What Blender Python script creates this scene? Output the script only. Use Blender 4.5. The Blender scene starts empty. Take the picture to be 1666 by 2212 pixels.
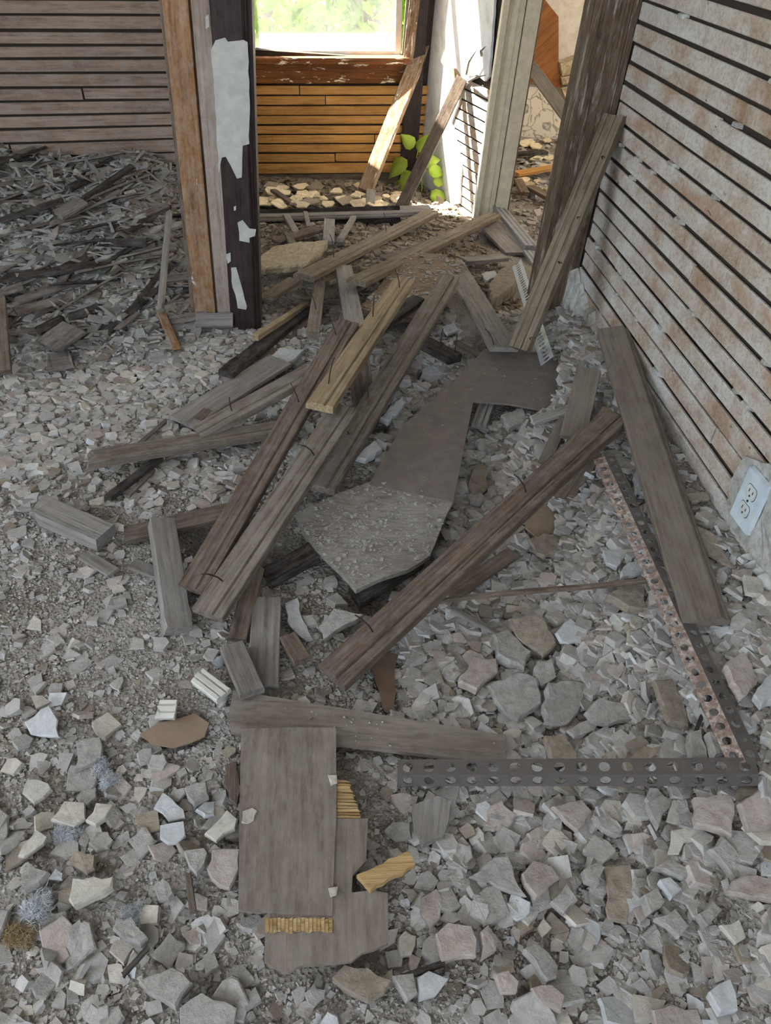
import bpy, math, random
import numpy as np
from mathutils import Vector, Matrix

random.seed(7)
rng = np.random.default_rng(7)
scene = bpy.context.scene
C = scene.collection

# ------------------------------------------------------------------ camera
H = 1.32                                   # lens height above the bare floor
FPX, CX, CY = 1656.0, 833.0, 1106.0        # focal length and centre for 1666 x 2212
_vy = np.array([-183, 1381, -1656.0]); _vy /= np.linalg.norm(_vy)
_ez = np.array([183, 2009, 1656.0]); _ez /= np.linalg.norm(_ez)
_ez -= _ez.dot(_vy) * _vy; _ez /= np.linalg.norm(_ez)
ROT = np.array([np.cross(_vy, _ez), _vy, _ez])
cam_d = bpy.data.cameras.new('camera')
cam_d.sensor_fit = 'VERTICAL'; cam_d.sensor_height = 24.0
cam_d.lens = 24.0 * FPX / 2212.0
cam_d.clip_start = 0.02; cam_d.clip_end = 200
cam = bpy.data.objects.new('camera', cam_d); C.objects.link(cam)
M4 = Matrix([list(ROT[0]) + [0], list(ROT[1]) + [0], list(ROT[2]) + [H], [0, 0, 0, 1]])
cam.matrix_world = M4
scene.camera = cam

# ------------------------------------------------------------------ world, sun, daylight, exposure
world = bpy.data.worlds.new('world'); scene.world = world
world.use_nodes = True
wn = world.node_tree.nodes; wl = world.node_tree.links
bg = wn['Background']
sky = wn.new('ShaderNodeTexSky'); sky.sky_type = 'NISHITA'; sky.sun_disc = False
sky.sun_elevation = math.radians(52); sky.sun_rotation = math.radians(-60)
sky.dust_density = 3.0
wl.new(sky.outputs[0], bg.inputs[0]); bg.inputs[1].default_value = 0.55

def light(name, kind, loc, direction, energy, color, **kw):
    d = bpy.data.lights.new(name, kind); d.energy = energy; d.color = color
    for k, v in kw.items(): setattr(d, k, v)
    o = bpy.data.objects.new(name, d); C.objects.link(o); o.location = loc
    o.rotation_euler = Vector(direction).to_track_quat('-Z', 'Y').to_euler()
    return o
light('sun', 'SUN', (-3, 8, 6), (.62, -.40, -.80), 84.0, (1, .93, .80), angle=math.radians(.7))
# daylight through the windows behind and to the left of the camera
light('daylight_rear_window', 'AREA', (-0.6, -2.12, 1.55), (0, 1, -.12), 57, (.80, .89, 1), shape='RECTANGLE', size=2.2, size_y=1.5)
light('daylight_side_window', 'AREA', (-2.92, .5, 1.6), (1, .1, -.2), 46, (.77, .88, 1), shape='RECTANGLE', size=1.6, size_y=1.5)
light('daylight_next_room', 'AREA', (3.12, 4.3, 1.6), (-1, .1, -.3), 58, (1, .86, .66), shape='RECTANGLE', size=1.5, size_y=1.4)

scene.view_settings.view_transform = 'Standard'
scene.view_settings.look = 'None'
scene.view_settings.gamma = 1.0
scene.view_settings.use_curve_mapping = False
scene.view_settings.exposure = 0.0
cy = scene.cycles
cy.max_bounces = 5; cy.diffuse_bounces = 3; cy.glossy_bounces = 2; cy.transmission_bounces = 3; cy.transparent_max_bounces = 6
cy.use_adaptive_sampling = True; cy.adaptive_threshold = .10; cy.adaptive_min_samples = 14

# ------------------------------------------------------------------ geometry helpers
def fbm(x, y, seed=0.0):
    x = np.asarray(x, float); y = np.asarray(y, float); r = 0
    for i, (fq, am) in enumerate(((3.1, 1), (6.7, .6), (13.3, .4), (27, .25))):
        a = 1.3 + i * 2.1 + seed
        r = r + am * np.sin(fq * (x * math.cos(a) + y * math.sin(a)) + a * 5) * np.sin(fq * (y * math.cos(a * 1.7) - x * math.sin(a * 1.7)) + a * 3)
    return r / 2.25
def sst(a, b, x):
    t = np.clip((np.asarray(x, float) - a) / (b - a), 0, 1); return t * t * (3 - 2 * t)
HOLLOWS = [(-.19, 1.27, .07, .06), (-.02, 2.0, .10, .07), (.20, 1.72, .05, .06), (.16, 1.10, .06, .05), (.05, 2.45, .12, .06), (-.20, 1.85, .07, .05), (.36, 2.05, .06, .05), (.77, 2.18, .06, .08)]
def terrain(x, y):
    x = np.asarray(x, float); y = np.asarray(y, float)
    z = .165 - .13 * sst(2.3, 4.3, y)
    z = z + .19 * sst(.42, .88, x) * sst(2.55, 2.1, y)                     # bank along the right wall
    z = z + .33 * sst(2.0, 3.15, y) * sst(-.22, -.6, x) + .05 * sst(2.5, 3.1, y) * sst(-.9, -.5, x) * sst(-.2, -.5, x)   # heap against the left wall
    z = z + .05 * np.exp(-(((x - .08) / .28) ** 2 + ((y - 1.7) / .55) ** 2))
    z = z + .07 * np.exp(-(((x - .25) / .5) ** 2 + ((y - 2.9) / .5) ** 2))
    z = z + .018 * fbm(x, y)
    for hx, hy, hr, hd in HOLLOWS: z = z - hd * np.exp(-(((x - hx) ** 2 + (y - hy) ** 2) / hr ** 2))
    return z
def ray(px, py):
    return ROT @ np.array([px - CX, CY - py, -FPX])
ORG = np.array([0, 0, H])
def PZ(px, py, z):
    d = ray(px, py); return Vector(ORG + d * ((z - H) / d[2]))
def PY(px, py, Y):
    d = ray(px, py); return Vector(ORG + d * (Y / d[1]))
def PX(px, py, X):
    d = ray(px, py); return Vector(ORG + d * (X / d[0]))
def PPL(px, py, p, n):
    d = ray(px, py); p = np.array(p); n = np.array(n)
    return Vector(ORG + d * ((p - ORG).dot(n) / d.dot(n)))
def P(px, py, off=0.0):
    z = .2
    for _ in range(14):
        v = PZ(px, py, z); z = .5 * z + .5 * (float(terrain(v.x, v.y)) + off)
    return PZ(px, py, z)

def setp(o, label=None, cat=None, group=None, kind=None):
    if label: o['label'] = label
    if cat: o['category'] = cat
    if group: o['group'] = group
    if kind: o['kind'] = kind
    return o
def link(name, me, mat=None, parent=None, matrix=None):
    o = bpy.data.objects.new(name, me); C.objects.link(o)
    if mat is not None and me is not None and len(me.materials) == 0: me.materials.append(mat)
    if parent is not None: o.parent = parent
    if matrix is not None:
        o.matrix_basis = (wmat(parent).inverted() @ matrix) if parent is not None else matrix
    return o
def wmat(o):
    m = o.matrix_basis.copy()
    while o.parent is not None:
        o = o.parent; m = o.matrix_basis @ m
    return m
def mesh(name, v, f, smooth=False):
    me = bpy.data.meshes.new(name); me.from_pydata([tuple(p) for p in v], [], [tuple(q) for q in f]); me.update()
    if smooth: me.polygons.foreach_set('use_smooth', [True] * len(me.polygons))
    return me
def empty(name, loc):
    o = bpy.data.objects.new(name, None); C.objects.link(o); o.location = loc; return o
def box_mesh(name, lo, hi):
    x0, y0, z0 = lo; x1, y1, z1 = hi
    v = [(x0, y0, z0), (x1, y0, z0), (x1, y1, z0), (x0, y1, z0), (x0, y0, z1), (x1, y0, z1), (x1, y1, z1), (x0, y1, z1)]
    f = [(0, 3, 2, 1), (4, 5, 6, 7), (0, 1, 5, 4), (1, 2, 6, 5), (2, 3, 7, 6), (3, 0, 4, 7)]
    return mesh(name, v, f)
def box(name, lo, hi, mat, parent=None, kind=None, label=None, cat=None, group=None):
    o = link(name, box_mesh(name, lo, hi), mat, parent)
    return setp(o, label, cat, group, kind)

MASKS = []      # footprints (world xy polygon) of things lying low, kept clear of loose rubble
def in_poly(px, py, poly):
    inside = np.zeros(len(px), bool); n = len(poly); j = n - 1
    for i in range(n):
        xi, yi = poly[i]; xj, yj = poly[j]
        c = ((yi > py) != (yj > py)) & (px < (xj - xi) * (py - yi) / (yj - yi + 1e-12) + xi)
        inside ^= c; j = i
    return inside

def profile(kind, w, t):
    h = w / 2; c = min(.0016, t * .2)
    if kind == 'flat':
        return [(-h, -t + c), (-h, -c), (-h + c, 0), (h - c, 0), (h, -c), (h, -t + c), (h - c, -t), (-h + c, -t)]
    if kind == 'groove':                     # strip board: one groove and a stepped edge
        g = -.2 * w
        return [(-h, -t + c), (-h, -c), (-h + c, 0), (g - .003, 0), (g - .001, -.004), (g + .001, -.004), (g + .003, 0),
                (h - .011, 0), (h - .0095, -.005), (h - .001, -.006), (h, -.008), (h, -t + c), (h - c, -t), (-h + c, -t)]
    if kind == 'ogee':                       # moulded edge
        return [(-h, -t + c), (-h, -.010), (-h + .004, -.007), (-h + .008, -.008), (-h + .010, -.003), (-h + .015, 0), (h - c, 0), (h, -c), (h, -t + c), (h - c, -t), (-h + c, -t)]
    if kind == 'casing':                     # two beads
        return [(-h, -t + c), (-h, -c), (-h + c, 0), (-.25 * w, 0), (-.22 * w, -.004), (-.16 * w, -.004), (-.13 * w, 0), (.13 * w, -.001), (.17 * w, -.006), (.24 * w, -.006),
                (.28 * w, -.002), (h - c, -.002), (h, -.004), (h, -t + c), (h - c, -t), (-h + c, -t)]
def plank_mesh(name, L, w, t, prof, rag, seg=10, warp=0.0, seed=0, taper=1.0):
    r = random.Random(seed); pr = profile(prof, w, t); n = len(pr); v = []; f = []
    ends = []
    for e in (0, 1):
        k = [r.uniform(-1, 1) for _ in range(9)]
        ends.append([rag[e] * (.7 * k[int((y / w + .5) * 5.99)] + .5 * k[6 + (1 if z > -t / 2 else 0)]) for (y, z) in pr])
    ph = r.uniform(0, 6)
    for s in range(seg + 1):
        u = s / seg; x = (u - .5) * L; sc = 1 + (taper - 1) * u
        for i, (y, z) in enumerate(pr):
            dx = 0
            if s == 0: dx = max(0, ends[0][i]) + .3 * ends[0][i]
            if s == seg: dx = -max(0, ends[1][i]) + .3 * ends[1][i]
            er = 0
            for e, q in ((0, u), (1, 1 - u)):
                if rag[e] > 0 and q < .3: er += rag[e] * (.3 - q) * .5 * math.sin(9 * s + 7 * i + ph)
            zz = warp * math.sin(u * 3.1 + ph) * .5 + (er * .5 if abs(y) > w * .2 else 0)
            v.append((x + dx, y * sc + er * (.6 if abs(y) > w * .3 else 0), z + zz))
    for s in range(seg):
        a = s * n; b = a + n
        for i in range(n):
            j = (i + 1) % n
            f.append((a + i, b + i, b + j, a + j))
    f.append(tuple(range(n)))
    f.append(tuple(reversed(range(seg * n, seg * n + n))))
    return mesh(name, v, f)
def frame_from(a, b, n):
    x = (b - a).normalized(); y = n.cross(x).normalized(); z = x.cross(y)
    m = Matrix.Identity(4); mid = (a + b) / 2
    for i in range(3):
        m[i][0] = x[i]; m[i][1] = y[i]; m[i][2] = z[i]; m[i][3] = mid[i]
    return m
def plank(name, a, b, w, t, mat, label=None, cat=None, group=None, prof='flat', n=(0, 0, 1), rag=(0, 0), roll=0, nails=(), parent=None, seg=10,
          warp=0, seed=None, taper=1.0, kind=None, mask=False):
    n = Vector(n)
    x = (b - a).normalized()
    if roll: n = Matrix.Rotation(math.radians(roll), 3, x) @ n
    m = frame_from(a, b, n)
    L = (b - a).length
    me = plank_mesh(name, L, w, t, prof, rag, seg, warp, seed if seed is not None else int(a.x * 9999) ^ int(b.y * 7777), taper)
    o = link(name, me, mat, parent, m)
    setp(o, label, cat, group, kind)
    for (u, yy, ln, lx, ly) in nails:
        nail(o, ((u - .5) * L, yy * w, -.006), ln, lx, ly)
    if mask:
        y3 = Vector((m[0][1], m[1][1], 0)) * (w / 2)
        MASKS.append(([((a + s * y3).x, (a + s * y3).y) for s in (-1, 1)] + [((b + s * y3).x, (b + s * y3).y) for s in (1, -1)], max(a.z, b.z)))
    return o
def tube_mesh(name, pts, rad, sides=6):
    v = []; f = []; pts = [Vector(p) for p in pts]
    for i, p in enumerate(pts):
        d = (pts[min(i + 1, len(pts) - 1)] - pts[max(i - 1, 0)]).normalized()
        s = d.orthogonal().normalized(); t = d.cross(s)
        r = rad[i] if hasattr(rad, '__len__') else rad
        for k in range(sides):
            an = 2 * math.pi * k / sides; v.append(p + (s * math.cos(an) + t * math.sin(an)) * r)
    for i in range(len(pts) - 1):
        for k in range(sides):
            j = (k + 1) % sides; f.append((i * sides + k, i * sides + j, (i + 1) * sides + j, (i + 1) * sides + k))
    f.append(tuple(reversed(range(sides)))); f.append(tuple(range((len(pts) - 1) * sides, len(pts) * sides)))
    return mesh(name, v, f, True)
def nail(parent, base, ln, lx, ly):
    b = Vector(base)
    pts = [b, b + Vector((lx * .25, ly * .25, .45)) * ln, b + Vector((lx * .65, ly * .65, .8)) * ln, b + Vector((lx, ly, .95)) * ln]
    o = bpy.data.objects.new('nail', tube_mesh('nail', pts, .0015, 5)); C.objects.link(o); o.parent = parent
    o.data.materials.append(M['nail']); return o

def slab(name, poly, off, th, mat, label=None, cat=None, group=None, tilt=(0, 0), jag=0.0, sub=0.03, plane=None, rough=None, seed=1, parent=None, mask=True, kind=None, bev=.0015, along=None):
    """A flat broken piece: outline given by where its corners stand on the ground (or on a given plane)."""
    r = random.Random(seed)
    cx = sum(p[0] for p in poly) / len(poly); cy = sum(p[1] for p in poly) / len(poly)
    if plane is None:
        c = P(cx, cy, off); n = Vector((-tilt[0], -tilt[1], 1)).normalized()
    else:
        c, n = Vector(plane[0]), Vector(plane[1]).normalized(); c = PPL(cx, cy, c, n)
    W = [PPL(x, y, c, n) for (x, y) in poly]
    ux = n.orthogonal().normalized() if abs(n.z) < .5 else Vector((1, 0, -n.x / n.z)).normalized()
    if along is not None: ux = (Vector(along) - n * Vector(along).dot(n)).normalized()
    uy = n.cross(ux)
    Q = [((p - c).dot(ux), (p - c).dot(uy)) for p in W]
    if sum(Q[i][0] * Q[(i + 1) % len(Q)][1] - Q[(i + 1) % len(Q)][0] * Q[i][1] for i in range(len(Q))) < 0: Q.reverse()
    pts = []
    for i in range(len(Q)):
        a = Vector(Q[i]); b = Vector(Q[(i + 1) % len(Q)]); k = max(1, int((b - a).length / sub)) if jag else 1
        nn = Vector((b.y - a.y, a.x - b.x)); nn = nn.normalized() if nn.length > 0 else nn
        for s in range(k):
            p = a.lerp(b, s / k)
            if jag: p = p + nn * r.uniform(-jag, jag) * (1 if s else .5)
            pts.append(p)
    N = len(pts); v = []; f = []
    if rough is None:                                   # sheet goods
        for p in pts: v.append((p.x, p.y, -th))
        for p in pts: v.append((p.x, p.y, 0))
        for i in range(N):
            j = (i + 1) % N; f.append((i, j, N + j, N + i))
        f.append(tuple(reversed(range(N)))); f.append(tuple(range(N, 2 * N)))
    else:                                               # broken plaster
        g = Vector((0, 0)); 
        for p in pts: g += p / N
        size = max((p - g).length for p in pts)
        for k, (sc, z) in enumerate(((.90, -th), (1.0, -th * .75), (1.0, -th * .22), (.93, -bev * 0), (.55, 0), (0, 0))):
            if sc == 0: v.append((g.x, g.y, rough * r.uniform(-1, 1))); continue
            for p in pts:
                q = g + (p - g) * (sc * (1 + (r.uniform(-.05, .05) if k in (0, 1, 3) else 0)))
                v.append((q.x, q.y, z + rough * r.uniform(-1, 1) * (1 if k > 2 else .6)))
        for k in range(4):
            for i in range(N):
                j = (i + 1) % N; f.append((k * N + i, k * N + j, (k + 1) * N + j, (k + 1) * N + i))
        for i in range(N): f.append((4 * N + i, 4 * N + (i + 1) % N, 5 * N))
        f.append(tuple(reversed(range(N))))
    m = Matrix.Identity(4)
    for i in range(3):
        m[i][0] = ux[i]; m[i][1] = uy[i]; m[i][2] = n[i]; m[i][3] = c[i]
    o = link(name, mesh(name, v, f), mat, parent, m)
    setp(o, label, cat, group, kind)
    if mask and plane is None: MASKS.append(([(p.x, p.y) for p in W], c.z))
    return o

# ------------------------------------------------------------------ materials
M = {}
def lin(c):
    return tuple((x / 255 / 12.92 if x / 255 <= .04045 else ((x / 255 + .055) / 1.055) ** 2.4) for x in c) + (1,)
class NT:
    def __init__(s, name):
        s.m = bpy.data.materials.new(name); s.m.use_nodes = True
        s.n = s.m.node_tree.nodes; s.l = s.m.node_tree.links
        s.b = s.n['Principled BSDF']; s.out = s.n['Material Output']; M[name] = s.m
    def new(s, t, **kw):
        n = s.n.new(t)
        for k, v in kw.items(): setattr(n, k, v)
        return n
    def link(s, a, b): s.l.new(a, b)
    def coords(s, scale, rnd=True):
        tc = s.new('ShaderNodeTexCoord'); mp = s.new('ShaderNodeMapping'); mp.inputs['Scale'].default_value = scale
        s.link(tc.outputs['Object'], mp.inputs['Vector'])
        if rnd:
            oi = s.new('ShaderNodeObjectInfo'); mu = s.new('ShaderNodeMath', operation='MULTIPLY'); mu.inputs[1].default_value = 37.0
            s.link(oi.outputs['Random'], mu.inputs[0]); s.link(mu.outputs[0], mp.inputs['Location'])
        return mp.outputs[0]
    def noise(s, vec, scale, detail=5, rough=.6, dist=0):
        n = s.new('ShaderNodeTexNoise'); n.inputs['Scale'].default_value = scale; n.inputs['Detail'].default_value = detail
        n.inputs['Roughness'].default_value = rough; n.inputs['Distortion'].default_value = dist
        s.link(vec, n.inputs['Vector']); return n.outputs['Fac']
    def ramp(s, fac, stops):
        r = s.new('ShaderNodeValToRGB'); e = r.color_ramp.elements
        while len(e) < len(stops): e.new(.5)
        for i, (p, c) in enumerate(stops): e[i].position = p; e[i].color = c
        s.link(fac, r.inputs[0]); return r.outputs[0]
    def mix(s, fac, a, b, mode='MIX'):
        n = s.new('ShaderNodeMix', data_type='RGBA', blend_type=mode)
        for sock, val in ((n.inputs[0], fac), (n.inputs[6], a), (n.inputs[7], b)):
            if isinstance(val, (int, float)): sock.default_value = val
            elif isinstance(val, tuple): sock.default_value = val
            else: s.link(val, sock)
        return n.outputs[2]
    def math(s, op, a, b=0.0):
        n = s.new('ShaderNodeMath', operation=op)
        for sock, val in ((n.inputs[0], a), (n.inputs[1], b)):
            if isinstance(val, (int, float)): sock.default_value = val
            else: s.link(val, sock)
        return n.outputs[0]
    def bump(s, h, strength, dist):
        n = s.new('ShaderNodeBump'); n.inputs['Strength'].default_value = strength; n.inputs['Distance'].default_value = dist
        s.link(h, n.inputs['Height']); s.link(n.outputs[0], s.b.inputs['Normal'])
    def done(s, col, rough=.8, spec=.25):
        if isinstance(col, tuple): s.b.inputs['Base Color'].default_value = col
        else: s.link(col, s.b.inputs['Base Color'])
        s.b.inputs['Roughness'].default_value = rough; s.b.inputs['Specular IOR Level'].default_value = spec
        return s.m
BW = lambda a, b: [(a, (0, 0, 0, 1)), (b, (1, 1, 1, 1))]

def wood(name, dark, mid, light_, dust=(150, 145, 138), dust_amt=.35, fleck=None, fleck_amt=(.6, .66), rough=.8, bump=.35, grain=1.0):
    t = NT(name); v = t.coords((3.0 * grain, 75, 75))
    g = t.noise(v, 1.6, 6, .72, .5)
    col = t.ramp(g, [(.30, lin(dark)), (.5, lin(mid)), (.72, lin(light_))])
    v2 = t.coords((5, 14, 14)); st = t.noise(v2, 1.0, 4, .6)
    col = t.mix(1.0, col, t.ramp(st, [(.3, (.68, .66, .64, 1)), (.7, (1, 1, 1, 1))]), 'MULTIPLY')
    oi = t.new('ShaderNodeObjectInfo')
    col = t.mix(1.0, col, t.ramp(oi.outputs['Random'], [(0, (.82, .80, .78, 1)), (1, (1, 1, 1, 1))]), 'MULTIPLY')
    v3 = t.coords((16, 30, 30)); du = t.noise(v3, 1.3, 6, .78)
    col = t.mix(t.math('MULTIPLY', t.ramp(du, BW(.42, .72)), dust_amt), col, lin(dust))
    if fleck:
        v4 = t.coords((7, 50, 50) if name == 'wood_post' else (10, 34, 34)); fl = t.noise(v4, 1.2, 6, .68, .4)
        col = t.mix(t.ramp(fl, BW(*fleck_amt)), col, lin(fleck))
    t.bump(t.math('ADD', g, t.math('MULTIPLY', du, .6)), bump, .004)
    return t.done(col, rough)
wood('wood_tan', (116, 96, 68), (168, 147, 114), (194, 174, 142), dust=(184,172,150), dust_amt=.35)
wood('wood_strip', (72, 62, 53), (122, 110, 97), (150, 138, 124), dust=(154, 147, 138), dust_amt=.5)
wood('wood_strip_olive', (78, 66, 52), (130, 116, 96), (158, 144, 123), dust=(160, 152, 140), dust_amt=.35)
wood('wood_brown', (62, 49, 39), (108, 92, 78), (138, 121, 106), dust=(146, 137, 127), dust_amt=.45)
wood('wood_dark', (24, 19, 17), (52, 44, 39), (86, 76, 68), dust_amt=.3, bump=.8)
wood('wood_grey', (104, 99, 94), (142, 137, 131), (166, 161, 155), dust=(160,155,148), dust_amt=.4)
wood('wood_painted', (108, 96, 84), (126, 115, 103), (140, 130, 118), dust=(146, 139, 130), dust_amt=.4, bump=.1)
wood('wood_orange', (104, 70, 42), (150, 110, 74), (174, 136, 98), dust=(172, 158, 142), dust_amt=.6, fleck=(206, 200, 190), fleck_amt=(.66, .70), bump=.25)
wood('wood_pale_stud', (132, 112, 98), (166, 150, 138), (186, 174, 164), dust=(182, 172, 164), dust_amt=.5)
wood('wood_casing_dark', (26, 18, 17), (50, 36, 34), (70, 54, 50), dust=(90, 78, 76), dust_amt=.35, rough=.5, bump=.15)
wood('wood_post', (58, 44, 34), (102, 83, 66), (132, 113, 94), dust=(136, 124, 110), dust_amt=.4, fleck=(178, 170, 160), fleck_amt=(.54, .70), bump=.9)
wood('wood_apron', (92, 50, 20), (138, 84, 40), (166, 110, 58), dust_amt=.1, fleck=(226, 216, 190), fleck_amt=(.60, .62))
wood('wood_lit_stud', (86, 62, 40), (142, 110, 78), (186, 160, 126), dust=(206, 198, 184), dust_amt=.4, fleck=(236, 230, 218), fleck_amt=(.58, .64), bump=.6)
wood('lath_left', (112, 90, 74), (150, 129, 112), (170, 150, 133), dust=(160, 153, 148), dust_amt=.5, fleck=(166, 126, 94), fleck_amt=(.58, .8), bump=.15)
wood('lath_window', (156, 106, 50), (204, 152, 84), (222, 176, 112), dust=(208, 172, 122), dust_amt=.3, bump=.2)
wood('lath_broken', (70, 60, 54), (116, 104, 95), (146, 134, 124), dust=(160, 156, 152), dust_amt=.5)
wood('plywood', (110, 98, 87), (134, 123, 112), (152, 141, 129), dust=(160, 152, 143), dust_amt=.45, bump=.1, grain=2)
wood('plywood_brown', (120, 74, 34), (160, 104, 54), (180, 124, 70), dust_amt=.1, bump=.1)
wood('fibre_yellow', (156, 122, 72), (196, 164, 112), (216, 190, 140), dust_amt=.05, bump=.9, grain=.6)
wood('panel_dusty', (112, 106, 98), (146, 140, 131), (166, 160, 151), dust=(168, 162, 153), dust_amt=.6, bump=.6, grain=6)
wood('panel_sandy', (98, 80, 62), (136, 116, 94), (158, 140, 118), dust=(160, 148, 130), dust_amt=.5, bump=.5, grain=6)

def lath_right():
    t = NT('lath_right'); v = t.coords((5, 5, 9)); g = t.noise(v, 1.4, 6, .66, .3)
    base = t.ramp(g, [(.28, lin((156, 126, 102))), (.42, lin((178, 162, 146))), (.54, lin((194, 188, 178))), (.70, lin((202, 204, 200)))])
    v2 = t.coords((60, 60, 60)); fi = t.noise(v2, 2.0, 5, .75)
    col = t.mix(1.0, base, t.ramp(fi, [(.3, (.62, .58, .54, 1)), (.55, (1, 1, 1, 1))]), 'MULTIPLY')
    v3 = t.coords((2.2, 7, 7)); br = t.noise(v3, 1.7, 4, .6)
    col = t.mix(t.math('MULTIPLY', t.ramp(br, BW(.57, .72)), .65), col, lin((164, 126, 96)))
    v4 = t.coords((14, 30, 30)); ho = t.noise(v4, 1.5, 2, .5)
    col = t.mix(t.math('MULTIPLY', t.ramp(ho, BW(.74, .78)), .8), col, lin((70, 60, 54)))
    t.bump(t.math('ADD', fi, g), .55, .004); t.done(col, .95, .1)
lath_right()

def plaster(name, c1, c2, c3, bump=.5, attr=False, scale=60):
    t = NT(name); v = t.coords((1, 1, 1)); g = t.noise(v, scale, 7, .7)
    if attr:
        a = t.new('ShaderNodeAttribute', attribute_name='tint')
        col = t.mix(1.0, a.outputs['Color'], t.ramp(g, [(.3, (.72, .70, .67, 1)), (.62, (1, 1, 1, 1))]), 'MULTIPLY')
    else:
        col = t.ramp(g, [(.28, lin(c1)), (.5, lin(c2)), (.72, lin(c3))])
        oi = t.new('ShaderNodeObjectInfo')
        col = t.mix(1.0, col, t.ramp(oi.outputs['Random'], [(0, (.84, .84, .84, 1)), (1, (1, 1, 1, 1))]), 'MULTIPLY')
        v2 = t.coords((1, 1, 1)); b = t.noise(v2, 16, 4, .6)
        col = t.mix(t.math('MULTIPLY', t.ramp(b, BW(.5, .75)), .35), col, lin((132, 118, 104)))
    f = t.noise(v, scale * 4, 4, .7)
    t.bump(t.math('ADD', g, t.math('MULTIPLY', f, .5)), bump, .004)
    return t.done(col, .95, .1)
plaster('plaster_grey', (136, 132, 126), (166, 162, 155), (184, 180, 173), .7)
plaster('plaster_pink', (148, 134, 126), (174, 162, 153), (188, 178, 170), .6)
plaster('plaster_cream', (162, 155, 141), (190, 184, 171), (204, 199, 188), .4)
plaster('plaster_white', (166, 167, 166), (188, 189, 188), (204, 205, 204), .4)
plaster('plaster_tan', (122, 110, 96), (150, 138, 122), (168, 156, 140), .55)
plaster('plaster_sandy', (150, 132, 104), (186, 168, 138), (206, 190, 162), .8, scale=90)
plaster('flake_cream', (196, 176, 140), (222, 205, 172), (236, 222, 194), .2)
plaster('rubble', (0, 0, 0), (0, 0, 0), (0, 0, 0), .5, attr=True)
plaster('wall_plaster', (186, 176, 160), (206, 197, 182), (214, 206, 192), .25, scale=14)
plaster('white_wall', (214, 216, 216), (226, 228, 228), (234, 235, 235), .12, scale=12)
plaster('plaster_ledge', (140, 134, 124), (180, 178, 170), (204, 206, 202), .8, scale=40)

def bed():
    t = NT('rubble_bed'); tc = t.new('ShaderNodeTexCoord'); v = tc.outputs['Object']
    vo = t.new('ShaderNodeTexVoronoi'); vo.inputs['Scale'].default_value = 130; t.link(v, vo.inputs['Vector'])
    g = t.noise(v, 5, 6, .65); f = t.noise(v, 240, 4, .7)
    col = t.ramp(g, [(.3, lin((136, 124, 110))), (.5, lin((160, 153, 143))), (.7, lin((174, 169, 161)))])
    col = t.mix(1.0, col, t.ramp(f, [(.3, (.7, .68, .66, 1)), (.6, (1, 1, 1, 1))]), 'MULTIPLY')
    t.bump(t.math('ADD', t.math('MULTIPLY', vo.outputs['Distance'], 1.5), f), .9, .006); t.done(col, 1.0, .05)
bed()
def plain(name, c, rough=.8, spec=.3, metal=0):
    t = NT(name); v = t.coords((1, 1, 1)); g = t.noise(v, 30, 5, .65)
    col = t.mix(1.0, lin(c), t.ramp(g, [(.3, (.75, .75, .75, 1)), (.65, (1, 1, 1, 1))]), 'MULTIPLY')
    t.b.inputs['Metallic'].default_value = metal; t.bump(g, .1, .002); return t.done(col, rough, spec)
plain('nail', (62, 50, 44), .7)
plain('cavity', (62, 54, 47), .95)
plain('floor_wood', (92, 76, 62))
plain('ceiling', (228, 226, 222)); plain('far_wall', (214, 210, 202))
plain('paint_chip', (186, 186, 178), .6); plain('casing_cream', (220, 212, 188), .55); plain('sash_white', (226, 228, 226), .5)
plain('cream_trim', (206, 203, 192), .55)
plain('outlet_plate', (202, 214, 220), .35, .5); plain('outlet_face', (206, 212, 208), .4, .5); plain('outlet_slot', (58, 50, 44), .6)
plain('steel_dark', (98, 91, 86), .6, .4, .3); plain('steel_grey', (158, 160, 162), .5, .5, .4)
plain('insulation', (206, 208, 210), 1.0, 0); plain('insulation_tan', (170, 148, 112), 1.0, 0)
plain('shingle', (122, 111, 103), .85); plain('brown_sheet', (112, 92, 76), .9); plain('fibreboard', (146, 126, 104), .95)
plain('outside_ground', (150, 160, 100), 1)
plain('bark', (96, 80, 62), .9)
def rust():
    t = NT('rust'); v = t.coords((1, 1, 1)); g = t.noise(v, 110, 6, .75); h = t.noise(v, 24, 5, .6)
    col = t.ramp(g, [(.30, lin((98, 76, 64))), (.48, lin((148, 128, 114))), (.62, lin((196, 186, 176)))])
    col = t.mix(t.ramp(h, BW(.45, .7)), col, lin((128, 104, 90))); t.bump(g, .8, .003); t.done(col, .9, .2)
rust()
def leafm(name, c1, c2):
    t = NT(name); v = t.coords((1, 1, 1)); oi = t.new('ShaderNodeObjectInfo')
    g = t.noise(v, 3.0, 3, .6); col = t.ramp(g, [(.3, lin(c1)), (.7, lin(c2))])
    t.done(col, .6, .3)
    tr = t.new('ShaderNodeBsdfTranslucent'); t.link(col, tr.inputs[0]); mx = t.new('ShaderNodeMixShader'); mx.inputs[0].default_value = .5
    t.link(t.b.outputs[0], mx.inputs[1]); t.link(tr.outputs[0], mx.inputs[2]); t.link(mx.outputs[0], t.out.inputs[0])
leafm('leaf', (96, 140, 36), (176, 204, 84)); leafm('leaf_young', (170, 196, 70), (212, 228, 110))
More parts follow.
